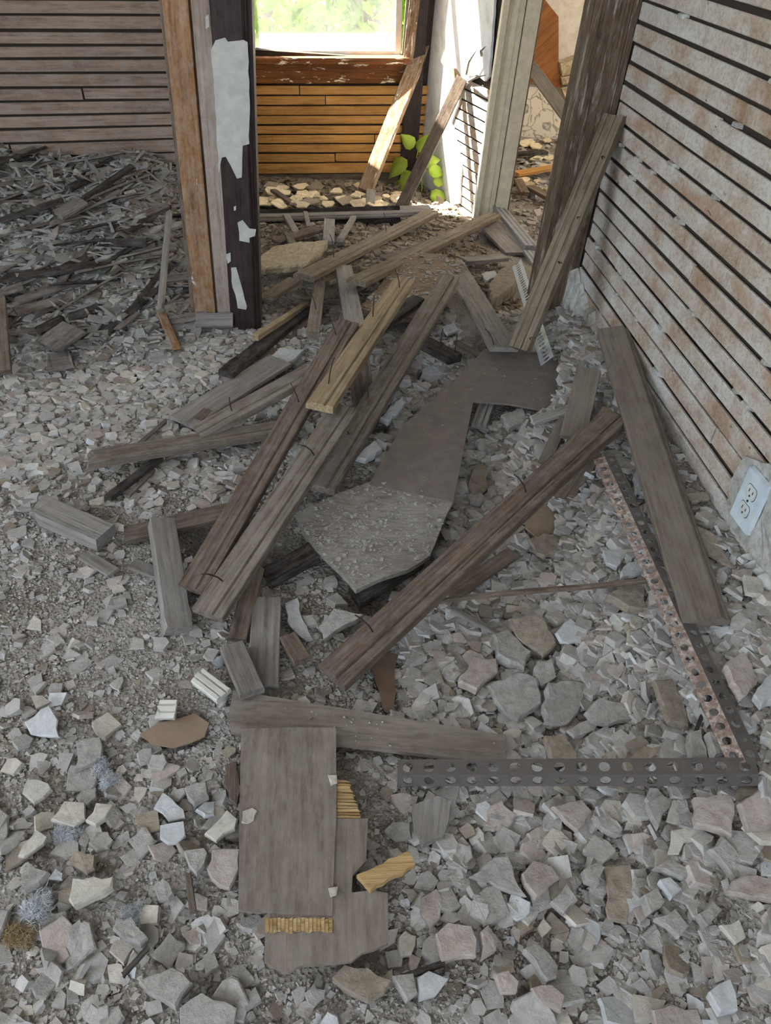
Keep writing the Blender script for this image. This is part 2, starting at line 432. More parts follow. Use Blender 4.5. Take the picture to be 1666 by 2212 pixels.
def glass():
    t = NT('dusty_glass'); v = t.coords((1, 1, 1), False)
    tr = t.new('ShaderNodeBsdfTransparent'); df = t.new('ShaderNodeBsdfTranslucent'); df.inputs[0].default_value = (.9, .93, .95, 1)
    tc = t.new('ShaderNodeTexCoord'); sp = t.new('ShaderNodeSeparateXYZ'); t.link(tc.outputs['Object'], sp.inputs[0])
    low = t.ramp(sp.outputs['Z'], [(0.02, (1, 1, 1, 1)), (.10, (.0, .0, .0, 1))])     # denser dust haze low down, put in to imitate the bleached glow there
    n = t.noise(v, 6, 5, .6)
    fac = t.math('ADD', t.math('MULTIPLY', n, .07), t.math('MULTIPLY', low, .22))
    mx = t.new('ShaderNodeMixShader'); t.link(fac, mx.inputs[0]); t.link(tr.outputs[0], mx.inputs[1]); t.link(df.outputs[0], mx.inputs[2])
    gl = t.new('ShaderNodeBsdfGlossy'); gl.inputs['Roughness'].default_value = .05
    m2 = t.new('ShaderNodeMixShader'); m2.inputs[0].default_value = .04
    t.link(mx.outputs[0], m2.inputs[1]); t.link(gl.outputs[0], m2.inputs[2]); t.link(m2.outputs[0], t.out.inputs[0])
glass()
def wallpaper():
    t = NT('floral_wallpaper'); v = t.coords((1, 1, 1), False)
    ns = t.new('ShaderNodeTexNoise'); ns.inputs['Scale'].default_value = 6; t.link(v, ns.inputs['Vector'])
    wv = t.mix(.12, v, ns.outputs['Color'])
    vo = t.new('ShaderNodeTexVoronoi', feature='F1'); vo.inputs['Scale'].default_value = 9; t.link(wv, vo.inputs['Vector'])
    flower = t.ramp(vo.outputs['Distance'], [(.0, (.1, .1, .1, 1)), (.10, (.8, .8, .8, 1)), (.14, (.2, .2, .2, 1)), (.24, (.7, .7, .7, 1)), (.3, (0, 0, 0, 1))])
    lf = t.new('ShaderNodeTexVoronoi', feature='F1'); lf.inputs['Scale'].default_value = 26
    mp = t.new('ShaderNodeMapping'); mp.inputs['Rotation'].default_value = (0, .7, 0); mp.inputs['Scale'].default_value = (1.7, 1, .75)
    t.link(wv, mp.inputs['Vector']); t.link(mp.outputs[0], lf.inputs['Vector'])
    leaf = t.ramp(lf.outputs['Distance'], [(.26, (.75, .75, .75, 1)), (.32, (0, 0, 0, 1))])
    st = t.new('ShaderNodeTexVoronoi', feature='DISTANCE_TO_EDGE'); st.inputs['Scale'].default_value = 9; t.link(wv, st.inputs['Vector'])
    stem = t.ramp(st.outputs['Distance'], [(.012, (.7, .7, .7, 1)), (.03, (0, 0, 0, 1))])
    col = t.mix(leaf, lin((222, 214, 198)), lin((150, 142, 122)))
    col = t.mix(stem, col, lin((140, 132, 114))); col = t.mix(flower, col, lin((104, 106, 116)))
    t.done(col, .9, .1)
wallpaper()

# ------------------------------------------------------------------ the shell
S = 'structure'
XR = .865; YW = 4.4; YL = 3.1; YB = -2.2; XL = -3.0; ZC = 2.55
box('floor', (XL - .1, YB - .1, -.06), (3.3, 5.8, 0), M['floor_wood'], kind=S)
def cut_wall(name, u0, u1, z1, hole, fixed, axis, th, mat, kind=S):
    """Wall slab along x (axis 'x', at y=fixed) or y with one rectangular opening."""
    a, b, c, d = hole
    v = []; f = []
    def bx(ua, ub, za, zb):
        lo = (ua, fixed, za) if axis == 'x' else (fixed, ua, za); hi = (ub, fixed + th, zb) if axis == 'x' else (fixed + th, ub, zb)
        k = len(v); x0, y0, z0 = lo; x1, y1, z1_ = hi
        v.extend([(x0, y0, z0), (x1, y0, z0), (x1, y1, z0), (x0, y1, z0), (x0, y0, z1_), (x1, y0, z1_), (x1, y1, z1_), (x0, y1, z1_)])
        f.extend([tuple(k + i for i in q) for q in ((0, 3, 2, 1), (4, 5, 6, 7), (0, 1, 5, 4), (1, 2, 6, 5), (2, 3, 7, 6), (3, 0, 4, 7))])
    bx(u0, a, 0, z1); bx(b, u1, 0, z1); bx(a, b, 0, c); bx(a, b, d, z1)
    return setp(link(name, mesh(name, v, f), mat), kind=kind)
box('ceiling', (XL - .1, YB - .1, ZC), (.86, 4.56, ZC + .1), M['ceiling'], kind=S)
box('ceiling', (.86, YB - .1, ZC), (3.3, 5.8, ZC + .1), M['ceiling'], kind=S)
cut_wall('wall_rear', XL, XR + .13, ZC, (-1.75, .55, .8, 2.3), YB, 'x', -.1, M['far_wall'])
cut_wall('wall_side', YB, YL + .15, ZC, (-.35, 1.35, .85, 2.35), XL, 'y', -.1, M['far_wall'])

# left lath wall, laths run a little uphill to the right
WL = setp(link('wall_left', box_mesh('wall_left', (XL, YL + .018, 0), (-.30, YL + .12, ZC)), M['cavity']), kind=S)
gaps_l = [(32, 33), (65, 68), (99, 98), (129, 127), (159, 158), (190, 189), (220, 216), (251, 245), (280, 272), (311, 301), (343, 331), (375, 360), (407, 390), (440, 420)]
tops = [(-1, 1), (-33, -31), (-66, -64)]
lines = sorted(tops + gaps_l)
def lath_row(parent, mat, L0, L1, xa, xb, pl, nrm, gap, extend, jseed):
    """One lath between two gap lines (pixel rows at xa and xb), split at a random butt joint."""
    r = random.Random(jseed)
    a = pl(xa, (L0[0] + L1[0]) / 2); b = pl(xb, (L0[1] + L1[1]) / 2)
    wv = abs(pl((xa + xb) / 2, (L0[0] + L0[1]) / 2).z - pl((xa + xb) / 2, (L1[0] + L1[1]) / 2).z)
    d = b - a; a2 = a - d * extend[0]; b2 = b + d * extend[1]
    cut = r.uniform(.25, .75) if r.random() < .55 else None
    segs = [(0, 1)] if cut is None else [(0, cut - .002), (cut + .002, 1)]
    for k, (s, e) in enumerate(segs):
        dz = r.uniform(-.0015, .0015)
        plank('lath', a2.lerp(b2, s) + Vector((0, 0, dz)), a2.lerp(b2, e) + Vector((0, 0, dz + r.uniform(-.001, .001))), wv - gap * r.uniform(.8, 1.25), .008, mat, n=nrm, parent=parent, seg=4, seed=r.randint(0, 9999), warp=.002)
for i in range(len(lines) - 1):
    lath_row(WL, M['lath_left'], lines[i], lines[i + 1], 0, 352, lambda x, y: PY(x, y, YL), (0, -1, 0), .0085, (1.6, .28), i)
# upper laths out of frame keep the wall closed
for i in range(14):
    z = 1.06 + i * .047
    plank('lath', Vector((XL, YL, z - .13)), Vector((-.32, YL, z + .025)), .040, .008, M['lath_left'], n=(0, -1, 0), parent=WL, seg=2, seed=i)

# window wall
WW = cut_wall('wall_window', -.42, .80, ZC, (-.262, .515, .63, 1.95), YW + .012, 'x', .09, M['cavity'])
rows = [184, 206.5, 228, 250, 270.5, 290.5, 311, 331, 352]
for i in range(len(rows) - 1):
    lath_row(WW, M['lath_window'], (rows[i], rows[i]), (rows[i + 1], rows[i + 1] - 2), 545, 868, lambda x, y: PY(x, y, YW), (0, -1, 0), .005, (.25, .22), 50 + i)
plank('apron_board', PY(480, 152, YW - .012), PY(890, 152, YW - .012), .118, .02, M['wood_apron'], n=(0, -1, 0), parent=WW, seg=6, seed=3)
plank('baseboard', PY(480, 366, YW - .002), PY(900, 362, YW - .002), .05, .014, M['lath_window'], n=(0, -1, 0), parent=WW, seg=6, seed=5)
plank('baseboard', PY(480, 392, YW + .006), PY(900, 388, YW + .006), .07, .014, M['wood_brown'], n=(0, -1, 0), parent=WW, seg=6, seed=6)
plank('window_casing', Vector((.585, YW - .014, .02)), Vector((.555, YW - .014, 1.9)), .09, .02, M['wood_casing_dark'], n=(0, -1, 0), parent=WW, seg=6, seed=7)
plank('window_casing', Vector((-.31, YW - .014, .0)), Vector((-.31, YW - .014, 1.9)), .10, .02, M['wood_apron'], n=(0, -1, 0), parent=WW, seg=6, seed=8)
# sash window
W1 = setp(empty('window_1', PY(703, 124, YW)), kind=S)
wm = PY(703, 124, YW)
def wbox(name, lo, hi, mat):
    o = link(name, box_mesh(name, lo, hi), M[mat], W1); return o
tl = math.radians(3.2)
W1.rotation_euler = (0, -tl, 0)
wbox('window_sill', (-.42, -.045, -.022), (.42, .15, .004), 'wood_apron')
wbox('bottom_rail', (-.385, .055, .004), (.385, .085, .020), 'sash_white')
wbox('sash_stile', (-.385, .055, .02), (-.345, .085, 1.28), 'sash_white')
wbox('sash_stile', (.355, .055, .02), (.385, .085, 1.28), 'sash_white')
wbox('top_rail', (-.345, .055, .72), (.335, .085, .76), 'sash_white')
wbox('top_rail', (-.345, .055, 1.24), (.335, .085, 1.28), 'sash_white')
wbox('pane', (-.345, .068, .02), (.355, .071, .72), 'dusty_glass')
wbox('pane', (-.345, .068, .76), (.335, .071, 1.24), 'dusty_glass')

# alcove side wall (left, behind the post)
box('wall_alcove_left', (-.42, YL + .02, 0), (-.32, YW + .02, ZC), M['far_wall'], kind=S)

# splayed white wall right of the window
SA = Vector((.855, 3.80, 0)); SB = Vector((.645, 4.42, 0))
sdir = (SB - SA).normalized(); snorm = Vector((-sdir.y, sdir.x, 0))       # points towards the alcove
if snorm.x > 0: snorm = -snorm
back = -snorm
def quad_prism(name, a, b, z0, z1, th, mat, parent=None, kind=None):
    p = [a, b, b + back * th, a + back * th]
    v = [(q.x, q.y, z0) for q in p] + [(q.x, q.y, z1) for q in p]
    f = [(0, 1, 2, 3), (7, 6, 5, 4), (1, 0, 4, 5), (2, 1, 5, 6), (3, 2, 6, 7), (0, 3, 7, 4)]
    return setp(link(name, mesh(name, v, f), mat, parent), kind=kind)
WS = quad_prism('wall_splayed', SA + back * .022, SB + back * .022, 0, ZC, .07, M['cavity'], kind=S)
for i in range(13):
    z = .045 + i * .0462; r = random.Random(i)
    plank('lath', SA + back * .010 + Vector((0, 0, z)), SB + back * .010 + Vector((0, 0, z + .006)), .0385, .008, M['lath_right'], n=tuple(snorm), parent=WS, seg=3, seed=i)
plane_s = (SA, snorm)
slab('plaster_and_sun_patch', [(930, -260), (1095, -400), (1060, 120), (1056, 165), (1047, 176), (1030, 160), (1012, 178), (1000, 190), (990, 225), (975, 265), (985, 310), (996, 360), (992, 440), (930, 452), (905, 420), (910, 300), (918, 180)], 0, .012, M['white_wall'],  # plaster above; white lower lobe paints the blown-out sun patch over laths
     plane=plane_s, jag=.004, sub=.03, parent=WS, seed=4)
# door casing at the end of the splayed wall
T1 = setp(empty('trim_1', (.92, 3.79, 0)), kind=S)
def fpl(name, x0, x1, y, z0, z1, th, mat, parent, seed=0, n=(0, -1, 0), prof='flat', rag=(0, 0)):
    xm = (x0 + x1) / 2
    return plank(name, Vector((xm, y, z0)), Vector((xm, y, z1)), abs(x1 - x0), th, M[mat], n=n, parent=parent, seg=4, seed=seed, prof=prof, rag=rag)
fpl('casing_board', .845, .872, 3.775, .05, ZC, .04, 'casing_cream', T1, 1)
fpl('casing_board', .872, .945, 3.790, .03, ZC, .05, 'casing_cream', T1, 2, prof='casing')
fpl('casing_board', .947, 1.005, 3.765, .02, ZC, .025, 'casing_cream', T1, 3)
fpl('casing_edge', 1.005, 1.012, 3.768, .02, ZC, .06, 'wood_brown', T1, 4)
box('wall_jamb', (.86, 3.84, 0), (1.0, 3.93, ZC), M['cavity'], kind=S)

# next room seen through the doorway
box('wall_next_room_far', (.70, 5.60, 0), (3.2, 5.70, ZC), M['wall_plaster'], kind=S)
cut_wall('wall_next_room_right', 2.3, 5.7, ZC, (3.5, 5.1, .85, 2.35), 3.2, 'y', .1, M['wall_plaster'])
box('wall_next_room_front', (XR + .13, 2.30, 0), (3.2, 2.40, ZC), M['wall_plaster'], kind=S)
box('wall_next_room_left', (.90, 3.93, 0), (1.0, 5.6, ZC), M['wall_plaster'], kind=S)
pl56 = (Vector((0, 5.595, 0)), Vector((0, -1, 0)))
setp(slab('wallpaper_strip', [(1080, 170), (1165, 190), (1195, 225), (1222, 262), (1215, 300), (1080, 340)], 0, .004, M['floral_wallpaper'], plane=pl56, jag=.006, sub=.06), label='cream floral wallpaper strip hanging low on the far wall', cat='wallpaper')
pl55 = (Vector((0, 5.57, 0)), Vector((0, -1, 0)))
slab('wood_sheet', [(1110, -160), (1180, -60), (1178, 0), (1207, 36), (1207, 142), (1215, 190), (1100, 170)], 0, .012, M['plywood_brown'], 'orange brown wooden sheet standing on the far room wall', 'wood sheet', plane=pl55)
pl54 = (Vector((0, 5.555, 0)), Vector((0, -1, 0)))
for k, pp in enumerate(([(1208, 135), (1240, 120), (1258, 130), (1250, 150), (1215, 165)], [(1212, 168), (1250, 158), (1262, 178), (1215, 185)], [(1213, 190), (1255, 186), (1262, 215), (1225, 222)])):
    slab('torn_plaster', pp, 0, .03, M['plaster_sandy'], ('curled upper plaster flap peeling from the far room wall', 'middle plaster flap peeling from the far room wall', 'lowest plaster flap peeling from the far room wall')[k], 'plaster', plane=pl54, jag=.01, sub=.05, rough=.01, seed=k, group='plaster flaps on the far wall')
plank('leaning_board', PY(1145, 140, 5.0), PY(1262, 300, 4.75), .07, .025, M['wood_grey'], 'grey green board leaning diagonally across the floral wallpaper', 'board', n=(0, -1, .2), seed=3)

# right lath wall
WR = setp(link('wall_right', box_mesh('wall_right', (XR + .012, YB, 0), (XR + .13, 2.30, ZC)), M['cavity']), kind=S)
z0 = 1.084 - 19 * .0459
for i in range(46):
    za = z0 + i * .0459; r = random.Random(i * 3 + 1)
    y = YB + r.uniform(-.2, 1.2); spans = []; s = YB
    joints = [y] if r.random() < .8 else []
    joints += [r.uniform(.7, 2.0)] if r.random() < .45 else []
    for e in joints + [2.26 + r.uniform(-.012, .012)]:
        if e > s + .1: spans.append((s, e)); s = e + .003
    for (s, e) in spans:
        dz = r.uniform(-.002, .002)
        plank('lath', Vector((XR, s, za + .023 + dz)), Vector((XR + r.uniform(-.002, .002), e, za + .023 + dz + r.uniform(-.002, .002))), .0372 + r.uniform(-.002, .002), .008, M['lath_right'], n=(-1, 0, 0), parent=WR, seg=6, seed=r.randint(0, 9999), warp=.002)
for i in range(70):       # plaster keys still stuck in the gaps
    r = random.Random(900 + i); za = z0 + r.randint(1, 32) * .0459 + r.uniform(-.002, .002); y = r.uniform(.5, 2.2); w = r.uniform(.006, .03)
    v = [(XR + .012, y - w, za - .006), (XR + .012, y + w, za - .006), (XR + .012, y + w * .8, za + .006), (XR + .012, y - w * .9, za + .006), (XR - .002, y - w * .6, za - .004), (XR - .002, y + w * .7, za - .004), (XR - .003, y + w * .4, za + .004), (XR - .003, y - w * .5, za + .004)]
    link('plaster_key', mesh('plaster_key', v, [(0, 1, 2, 3), (7, 6, 5, 4), (1, 0, 4, 5), (2, 1, 5, 6), (3, 2, 6, 7), (0, 3, 7, 4)]), M['plaster_ledge'], WR)
# corner post at its end
T2 = setp(empty('trim_2', (.80, 2.33, 0)), kind=S)
fpl('corner_post', .752, .852, 2.29, .10, ZC, .09, 'wood_post', T2, 11, rag=(.03, 0))
plank('corner_post', Vector((.748, 2.335, .1)), Vector((.748, 2.335, ZC)), .085, .02, M['wood_post'], n=(-1, 0, 0), parent=T2, seg=4, seed=12)
fpl('corner_bead', .852, .872, 2.285, .20, ZC, .02, 'wood_post', T2, 13)

# left post: two studs and a dark casing with paint hanging on
T3 = setp(empty('trim_3', (-.23, 2.32, 0)), kind=S)
def ppl(name, pt, pb, w, y, th, mat, seed, rag=(0, 0), prof='flat', extend=1.2):
    a = PY(pb[0], pb[1], y); b = PY(pt[0], pt[1], y); d = (b - a).normalized(); b = b + d * extend
    return plank(name, a, b, w, th, M[mat], n=(0, -1, 0), parent=T3, seg=6, seed=seed, rag=rag, prof=prof)
ppl('stud', (378, 0), (444, 682), .064, 2.30, .05, 'wood_orange', 21)
ppl('stud_edge', (348, 0), (418, 682), .012, 2.312, .02, 'wood_brown', 22)
ppl('stud_recess', (402, 0), (466, 682), .03, 2.325, .03, 'wood_orange', 26)
ppl('stud', (432, 0), (487, 682), .046, 2.302, .05, 'wood_pale_stud', 23)
ppl('casing_edge', (461, 0), (505, 700), .018, 2.30, .05, 'wood_casing_dark', 24)
ppl('casing_board', (500, 0), (536, 745), .076, 2.285, .02, 'wood_casing_dark', 25, prof='ogee')
plank('jamb_board', PY(552, 720, 2.30) + Vector((.018, .06, 0)), PY(535, 0, 2.30) + Vector((.018, .06, 1.2)), .12, .015, M['wood_casing_dark'], n=(1, 0, 0), parent=T3, seg=4, seed=27)
plank('plinth_cap', PY(422, 690, 2.27), PY(503, 688, 2.27), .05, .012, M['wood_grey'], n=(0, -.5, 1), parent=T3, seg=3, seed=28)
plank('plinth', PY(428, 712, 2.275), PY(503, 714, 2.275), .07, .03, M['wood_brown'], n=(0, -1, 0), parent=T3, seg=3, seed=29)
plc = (Vector((0, 2.2835, 0)), Vector((0, -1, 0)))
s1 = lambda L: [(x / 2.765, y / 2.765) for x, y in L]
for k, pp in enumerate(([(1285, 240), (1345, 225), (1360, 250), (1400, 245), (1455, 240), (1480, 250), (1490, 600), (1490, 860), (1450, 870), (1445, 960), (1445, 1060), (1415, 1065), (1380, 990), (1350, 935), (1325, 940), (1308, 1040), (1300, 900), (1290, 700), (1270, 420), (1262, 300)],
                        [(1420, 1330), (1450, 1315), (1490, 1365), (1530, 1370), (1525, 1410), (1490, 1420), (1490, 1450), (1430, 1440)],
                        [(1380, 1600), (1410, 1595), (1440, 1700), (1475, 1830), (1470, 1850), (1420, 1840), (1385, 1680)],
                        [(1228, 100), (1245, 85), (1250, 160), (1230, 175)], [(1395, 1235), (1410, 1230), (1412, 1255), (1398, 1260)], [(1350, 1520), (1378, 1510), (1378, 1560), (1360, 1575)])):
    slab('paint_flake', s1(pp), 0, .0016, M['paint_chip'], plane=plc, jag=.002, sub=.02, parent=T3, seed=k)

# plaster ledge still holding on along the foot of the right wall, with the patch round the outlet
def ledge(name, pts, th, mat, parent, seed):
    r = random.Random(seed); v = []; f = []
    for i, (y, zb, zt) in enumerate(pts):
        x = XR - .001
        ring = [(x, y, zb), (x - th * r.uniform(.6, 1.5), y, zb), (x - th * r.uniform(.4, 1.4), y + r.uniform(-.004, .004), zb * .5 + zt * .5), (x - th * r.uniform(.3, .8), y, zt - .012), (x - .002, y, zt), (x, y, zt)]
        v += ring
        if i:
            for k in range(6): f.append(((i - 1) * 6 + k, (i - 1) * 6 + (k + 1) % 6, i * 6 + (k + 1) % 6, i * 6 + k))
    return link(name, mesh(name, v, f), M[mat], parent)
def wall_y(px, py): return PX(px, py, XR)
led = [(1236, 540), (1262, 610), (1290, 690), (1330, 775), (1375, 850), (1420, 925), (1470, 990), (1530, 1090), (1568, 1150), (1600, 1190), (1640, 1215), (1680, 1290), (1740, 1400)]
pts = []
for i in range(len(led) - 1):
    for s in range(7):
        u = s / 7; px = led[i][0] + (led[i + 1][0] - led[i][0]) * u; py = led[i][1] + (led[i + 1][1] - led[i][1]) * u
        q = wall_y(px, py); pts.append((q.y, .12, q.z + random.uniform(-.016, .016)))
ledge('plaster_ledge', pts, .026, 'plaster_ledge', WR, 2)
plx = (Vector((XR - .012, 0, 0)), Vector((-1, 0, 0)))
slab('plaster_patch', [(1560, 1100), (1575, 1060), (1590, 1010), (1605, 985), (1640, 1000), (1690, 1020), (1720, 1100), (1690, 1190), (1666, 1250), (1630, 1215), (1600, 1170), (1580, 1150)], 0, .014, M['plaster_ledge'], plane=plx, jag=.005, sub=.02, rough=.004, parent=WR, seed=3)

# outlet
plo = (Vector((XR - .016, 0, 0)), Vector((-1, 0, 0)))
oc = PPL(1621, 1082, *plo)
OUT = setp(empty('wall_outlet', oc), 'pale duplex electric outlet plate on the right lath wall', 'outlet')
OUT.rotation_euler = (math.radians(-2), 0, 0)
def rrect(w, h, r, n=5):
    o = []
    for cx, cy, a0 in ((w / 2 - r, h / 2 - r, 0), (-w / 2 + r, h / 2 - r, 90), (-w / 2 + r, -h / 2 + r, 180), (w / 2 - r, -h / 2 + r, 270)):
        for k in range(n): a = math.radians(a0 + 90 * k / (n - 1)); o.append((cx + r * math.cos(a), cy + r * math.sin(a)))
    return o
def wall_disc(name, outline, x0, x1, mat, loc=(0, 0), inset=0.0):
    n = len(outline); v = [(x0, y + loc[0], z + loc[1]) for y, z in outline] + [(x1, y * (1 - inset) + loc[0], z * (1 - inset) + loc[1]) for y, z in outline]
    f = [(i, (i + 1) % n, n + (i + 1) % n, n + i) for i in range(n)] + [tuple(range(n, 2 * n)), tuple(reversed(range(n)))]
    return link(name, mesh(name, v, f), M[mat], OUT)
wall_disc('cover_plate', rrect(.072, .116, .003), .004, -.005, 'outlet_plate', inset=.035)
for zz in (.0195, -.0195):
    ol = [(max(-.0165, min(.0165, .0175 * math.cos(a))) * 1.0, max(-.0125, min(.0125, .0165 * math.sin(a)))) for a in [2 * math.pi * k / 28 for k in range(28)]]
    wall_disc('face_ring', [(y * 1.08, z * 1.08) for y, z in ol], -.004, -.0053, 'outlet_slot', (0, zz))
    wall_disc('receptacle_face', ol, -.005, -.0062, 'outlet_face', (0, zz))
    wall_disc('slot', rrect(.0022, .0075, .0004, 2), -.006, -.0066, 'outlet_slot', (.0063, zz + .002))
    wall_disc('slot', rrect(.0022, .0060, .0004, 2), -.006, -.0066, 'outlet_slot', (-.0063, zz + .002))
    wall_disc('ground_hole', [(.0024 * math.cos(a), .0024 * math.sin(a)) for a in [2 * math.pi * k / 10 for k in range(10)]], -.006, -.0066, 'outlet_slot', (0, zz - .0075))
wall_disc('cover_screw', [(.0026 * math.cos(a), .0026 * math.sin(a)) for a in [2 * math.pi * k / 10 for k in range(10)]], -.005, -.0064, 'outlet_slot')

# ------------------------------------------------------------------ outside the window
box('ground_outside', (-8, 5.9, -1.0), (.6, 16, -.9), M['outside_ground'], kind=S)
def bush(loc, rx, ry, rz, n, size, label, seed, name='bush'):
    r = np.random.default_rng(seed)
    root = empty(name, loc); setp(root, label, 'bush', 'bushes outside the window')
    v = np.zeros((n, 6, 3)); u = r.normal(size=(n, 3)); u /= np.linalg.norm(u, axis=1)[:, None]
    rad = r.uniform(.55, 1.0, n)[:, None] * (1 + .25 * np.sin(u[:, :1] * 7 + u[:, 2:] * 5))
    c = u * rad * np.array([rx, ry, rz]) + np.array([0, 0, rz])
    t = r.normal(size=(n, 3)); t /= np.linalg.norm(t, axis=1)[:, None]; w = np.cross(t, r.normal(size=(n, 3))); w /= np.linalg.norm(w, axis=1)[:, None]
    s = size * r.uniform(.6, 1.3, n)[:, None]
    prof = [(-.5, 0), (-.15, .26), (.2, .24), (.55, 0), (.2, -.24), (-.15, -.26)]
    for k, (a, b) in enumerate(prof): v[:, k] = c + t * a * s + w * b * s
    me = bpy.data.meshes.new('foliage'); V = v.reshape(-1, 3)
    me.from_pydata(V.tolist(), [], (np.arange(n * 6).reshape(n, 6)).tolist()); me.materials.append(M['leaf'])
    o = bpy.data.objects.new('foliage', me); C.objects.link(o); o.parent = root; o['kind'] = 'stuff'
    tr = link('trunk', tube_mesh('trunk', [(0, 0, 0), (.05, 0, rz * .5), (0, .05, rz * 1.4)], [.05, .035, .01]), M['bark'], root)
    return root
bush((-.75, 7.6, -.9), .95, .6, 1.25, 2600, .13, 'leafy green bush outside the left half of the window', 1)
bush((.55, 8.1, -.9), 1.0, .6, 1.35, 2600, .13, 'leafy green bush outside the right half of the window', 2)
bush((-.1, 9.4, -.9), 2.2, .7, 1.9, 3600, .17, 'taller pale bush behind the other bushes outside', 3)
# ------------------------------------------------------------------ sheet goods and boards lying in the near rubble
W_ = M
G_PLANK = 'torn-off strip boards in the heap'
slab('plywood_strip', [(504, 1491), (723, 1527), (1091, 1588), (1091, 1644), (1024, 1642), (723, 1606), (499, 1580), (494, 1545)], .030, .009, M['plywood'], 'long brown plywood strip lying across the rubble above the plywood sheet', 'board', tilt=(.0, .03), seed=1, along=(1, -.13, 0))
PLY = slab('plywood_sheet', [(522, 1574), (726, 1572), (727, 1768), (795, 1768), (793, 1820), (791, 1860), (762, 1889), (760, 1928), (803, 1923), (838, 1929), (839, 2037), (810, 2050), (782, 2058), (760, 2076), (700, 2082), (648, 2085), (623, 2101), (590, 2088), (571, 2076), (573, 2015), (556, 2010), (558, 1990), (580, 1972), (515, 1964), (517, 1760)],
           .046, .009, M['plywood'], 'large torn grey brown plywood sheet lying flat in the foreground', 'plywood', tilt=(0, .04), seed=2, along=(.02, 1, 0))
def on_sheet(name, sheet, poly, lift, th, mat, seed, jag=0.0, label=None, along=None):
    m = sheet.matrix_basis; n = Vector((m[0][2], m[1][2], m[2][2])); c = Vector((m[0][3], m[1][3], m[2][3])) + n * lift
    o = slab(name, poly, 0, th, mat, plane=(c, n), jag=jag, sub=.01, seed=seed, parent=sheet, along=along)
    if label: o['label'] = label
    return o
on_sheet('top_veneer', PLY, [(522, 1574), (640, 1571), (726, 1572), (727, 1768), (724, 1820), (722, 1880), (718, 1978), (600, 1974), (515, 1964), (517, 1760)], .0026, .003, M['plywood'], 77, along=(.02, 1, 0))
for k in range(17):       # torn core veneer: separate splinter bands
    x = 573 + k * 8.6
    on_sheet('veneer_splinter', PLY, [(x, 1984 + random.uniform(-2, 2)), (x + 7.6, 1983 + random.uniform(-2, 2)), (x + 7.8, 2013 + random.uniform(-3, 4)), (x + .2, 2013 + random.uniform(-3, 4))], .002 + random.uniform(0, .0012), .002, M['fibre_yellow'], k)
for k in range(12):
    y = 1684 + k * 7
    on_sheet('veneer_splinter', PLY, [(728, y), (752 + k * 2.3 + random.uniform(-3, 3), y + random.uniform(-1, 3)), (755 + k * 2.3 + random.uniform(-3, 3), y + 6), (728, y + 6)], -.001 - random.uniform(0, .0012), .004, M['fibre_yellow'], 40 + k)
for k, pp in enumerate(([(525, 1752), (545, 1744), (556, 1750), (548, 1772), (535, 1778), (522, 1776)], [(708, 1674), (728, 1674), (728, 1690), (716, 1697)], [(708, 1918), (730, 1913), (726, 1932), (714, 1936)])):
    m = PLY.matrix_basis; n = Vector((m[0][2], m[1][2], m[2][2]))
    slab('plaster_flake', pp, 0, .004, M['plaster_cream'], ('cream plaster flake on the left edge of the plywood sheet', 'small tan flake at the right edge of the plywood sheet', 'small grey flake on the lower middle of the plywood sheet')[k], 'plaster', plane=(Vector((m[0][3], m[1][3], m[2][3])) + n * .005, n), jag=.002, sub=.008, rough=.0006, seed=k, group='crumbs on the plywood sheet')
YB_ = slab('veneer_block', [(771, 1889), (882, 1837), (890, 1850), (897, 1867), (800, 1921), (785, 1905)], .060, .012, M['fibre_yellow'], 'loose yellow block of torn plywood veneer beside the plywood sheet', 'wood', jag=.002, sub=.01, seed=8)
slab('shingle_sheet', [(797, 1046), (869, 921), (931, 868), (984, 820), (1047, 753), (1119, 750), (1195, 772), (1212, 791), (1205, 850), (1183, 887), (1100, 872), (1023, 866), (1008, 940), (994, 1012), (979, 1084), (940, 1076), (888, 1065)], .085, .006, M['shingle'], 'dark grey brown bent sheet shaped like a boomerang in the middle', 'sheet', tilt=(.0, .05), seed=3)
DUSTY = [(640, 1108), (700, 1080), (800, 1040), (985, 1075), (950, 1150), (930, 1200), (880, 1230), (830, 1245), (770, 1275), (720, 1220), (680, 1185), (655, 1150)]
SANDY = [(888, 545), (945, 548), (1003, 570), (985, 610), (930, 680), (860, 690), (775, 665)]
slab('dusty_panel', [(640, 1108), (700, 1080), (800, 1040), (985, 1075), (950, 1150), (930, 1200), (880, 1230), (830, 1245), (770, 1275), (720, 1220), (680, 1185), (655, 1150)], .055, .012, M['panel_dusty'], 'broad dusty grey panel strewn with crumbs under the boomerang sheet', 'panel', tilt=(0, .06), jag=.003, sub=.03, seed=4)
slab('sandy_panel', [(888, 545), (945, 548), (1003, 570), (985, 610), (930, 680), (860, 690), (775, 665)], .06, .014, M['panel_sandy'], 'sandy brown board covered in dirt between the crossed planks', 'panel', tilt=(0, .08), jag=.004, sub=.05, seed=5)
slab('brown_scrap', [(790, 1414), (815, 1403), (861, 1414), (852, 1450), (856, 1546), (831, 1536), (820, 1490)], .012, .002, M['brown_sheet'], 'ragged brown paper scrap above the long plywood strip', 'scrap', jag=.003, sub=.02, seed=6)
slab('fibreboard_scrap', [(300, 1588), (345, 1560), (420, 1540), (452, 1562), (445, 1590), (375, 1616), (330, 1608)], .012, .003, M['fibreboard'], 'tan fibreboard scrap left of the plywood sheet', 'scrap', jag=.004, sub=.02, seed=7)
slab('brown_scrap', [(1140, 1100), (1185, 1085), (1215, 1120), (1205, 1150), (1160, 1160), (1135, 1140)], .010, .003, M['fibreboard'], 'brown mossy scrap under the long diagonal plank', 'scrap', jag=.003, sub=.02, seed=8)

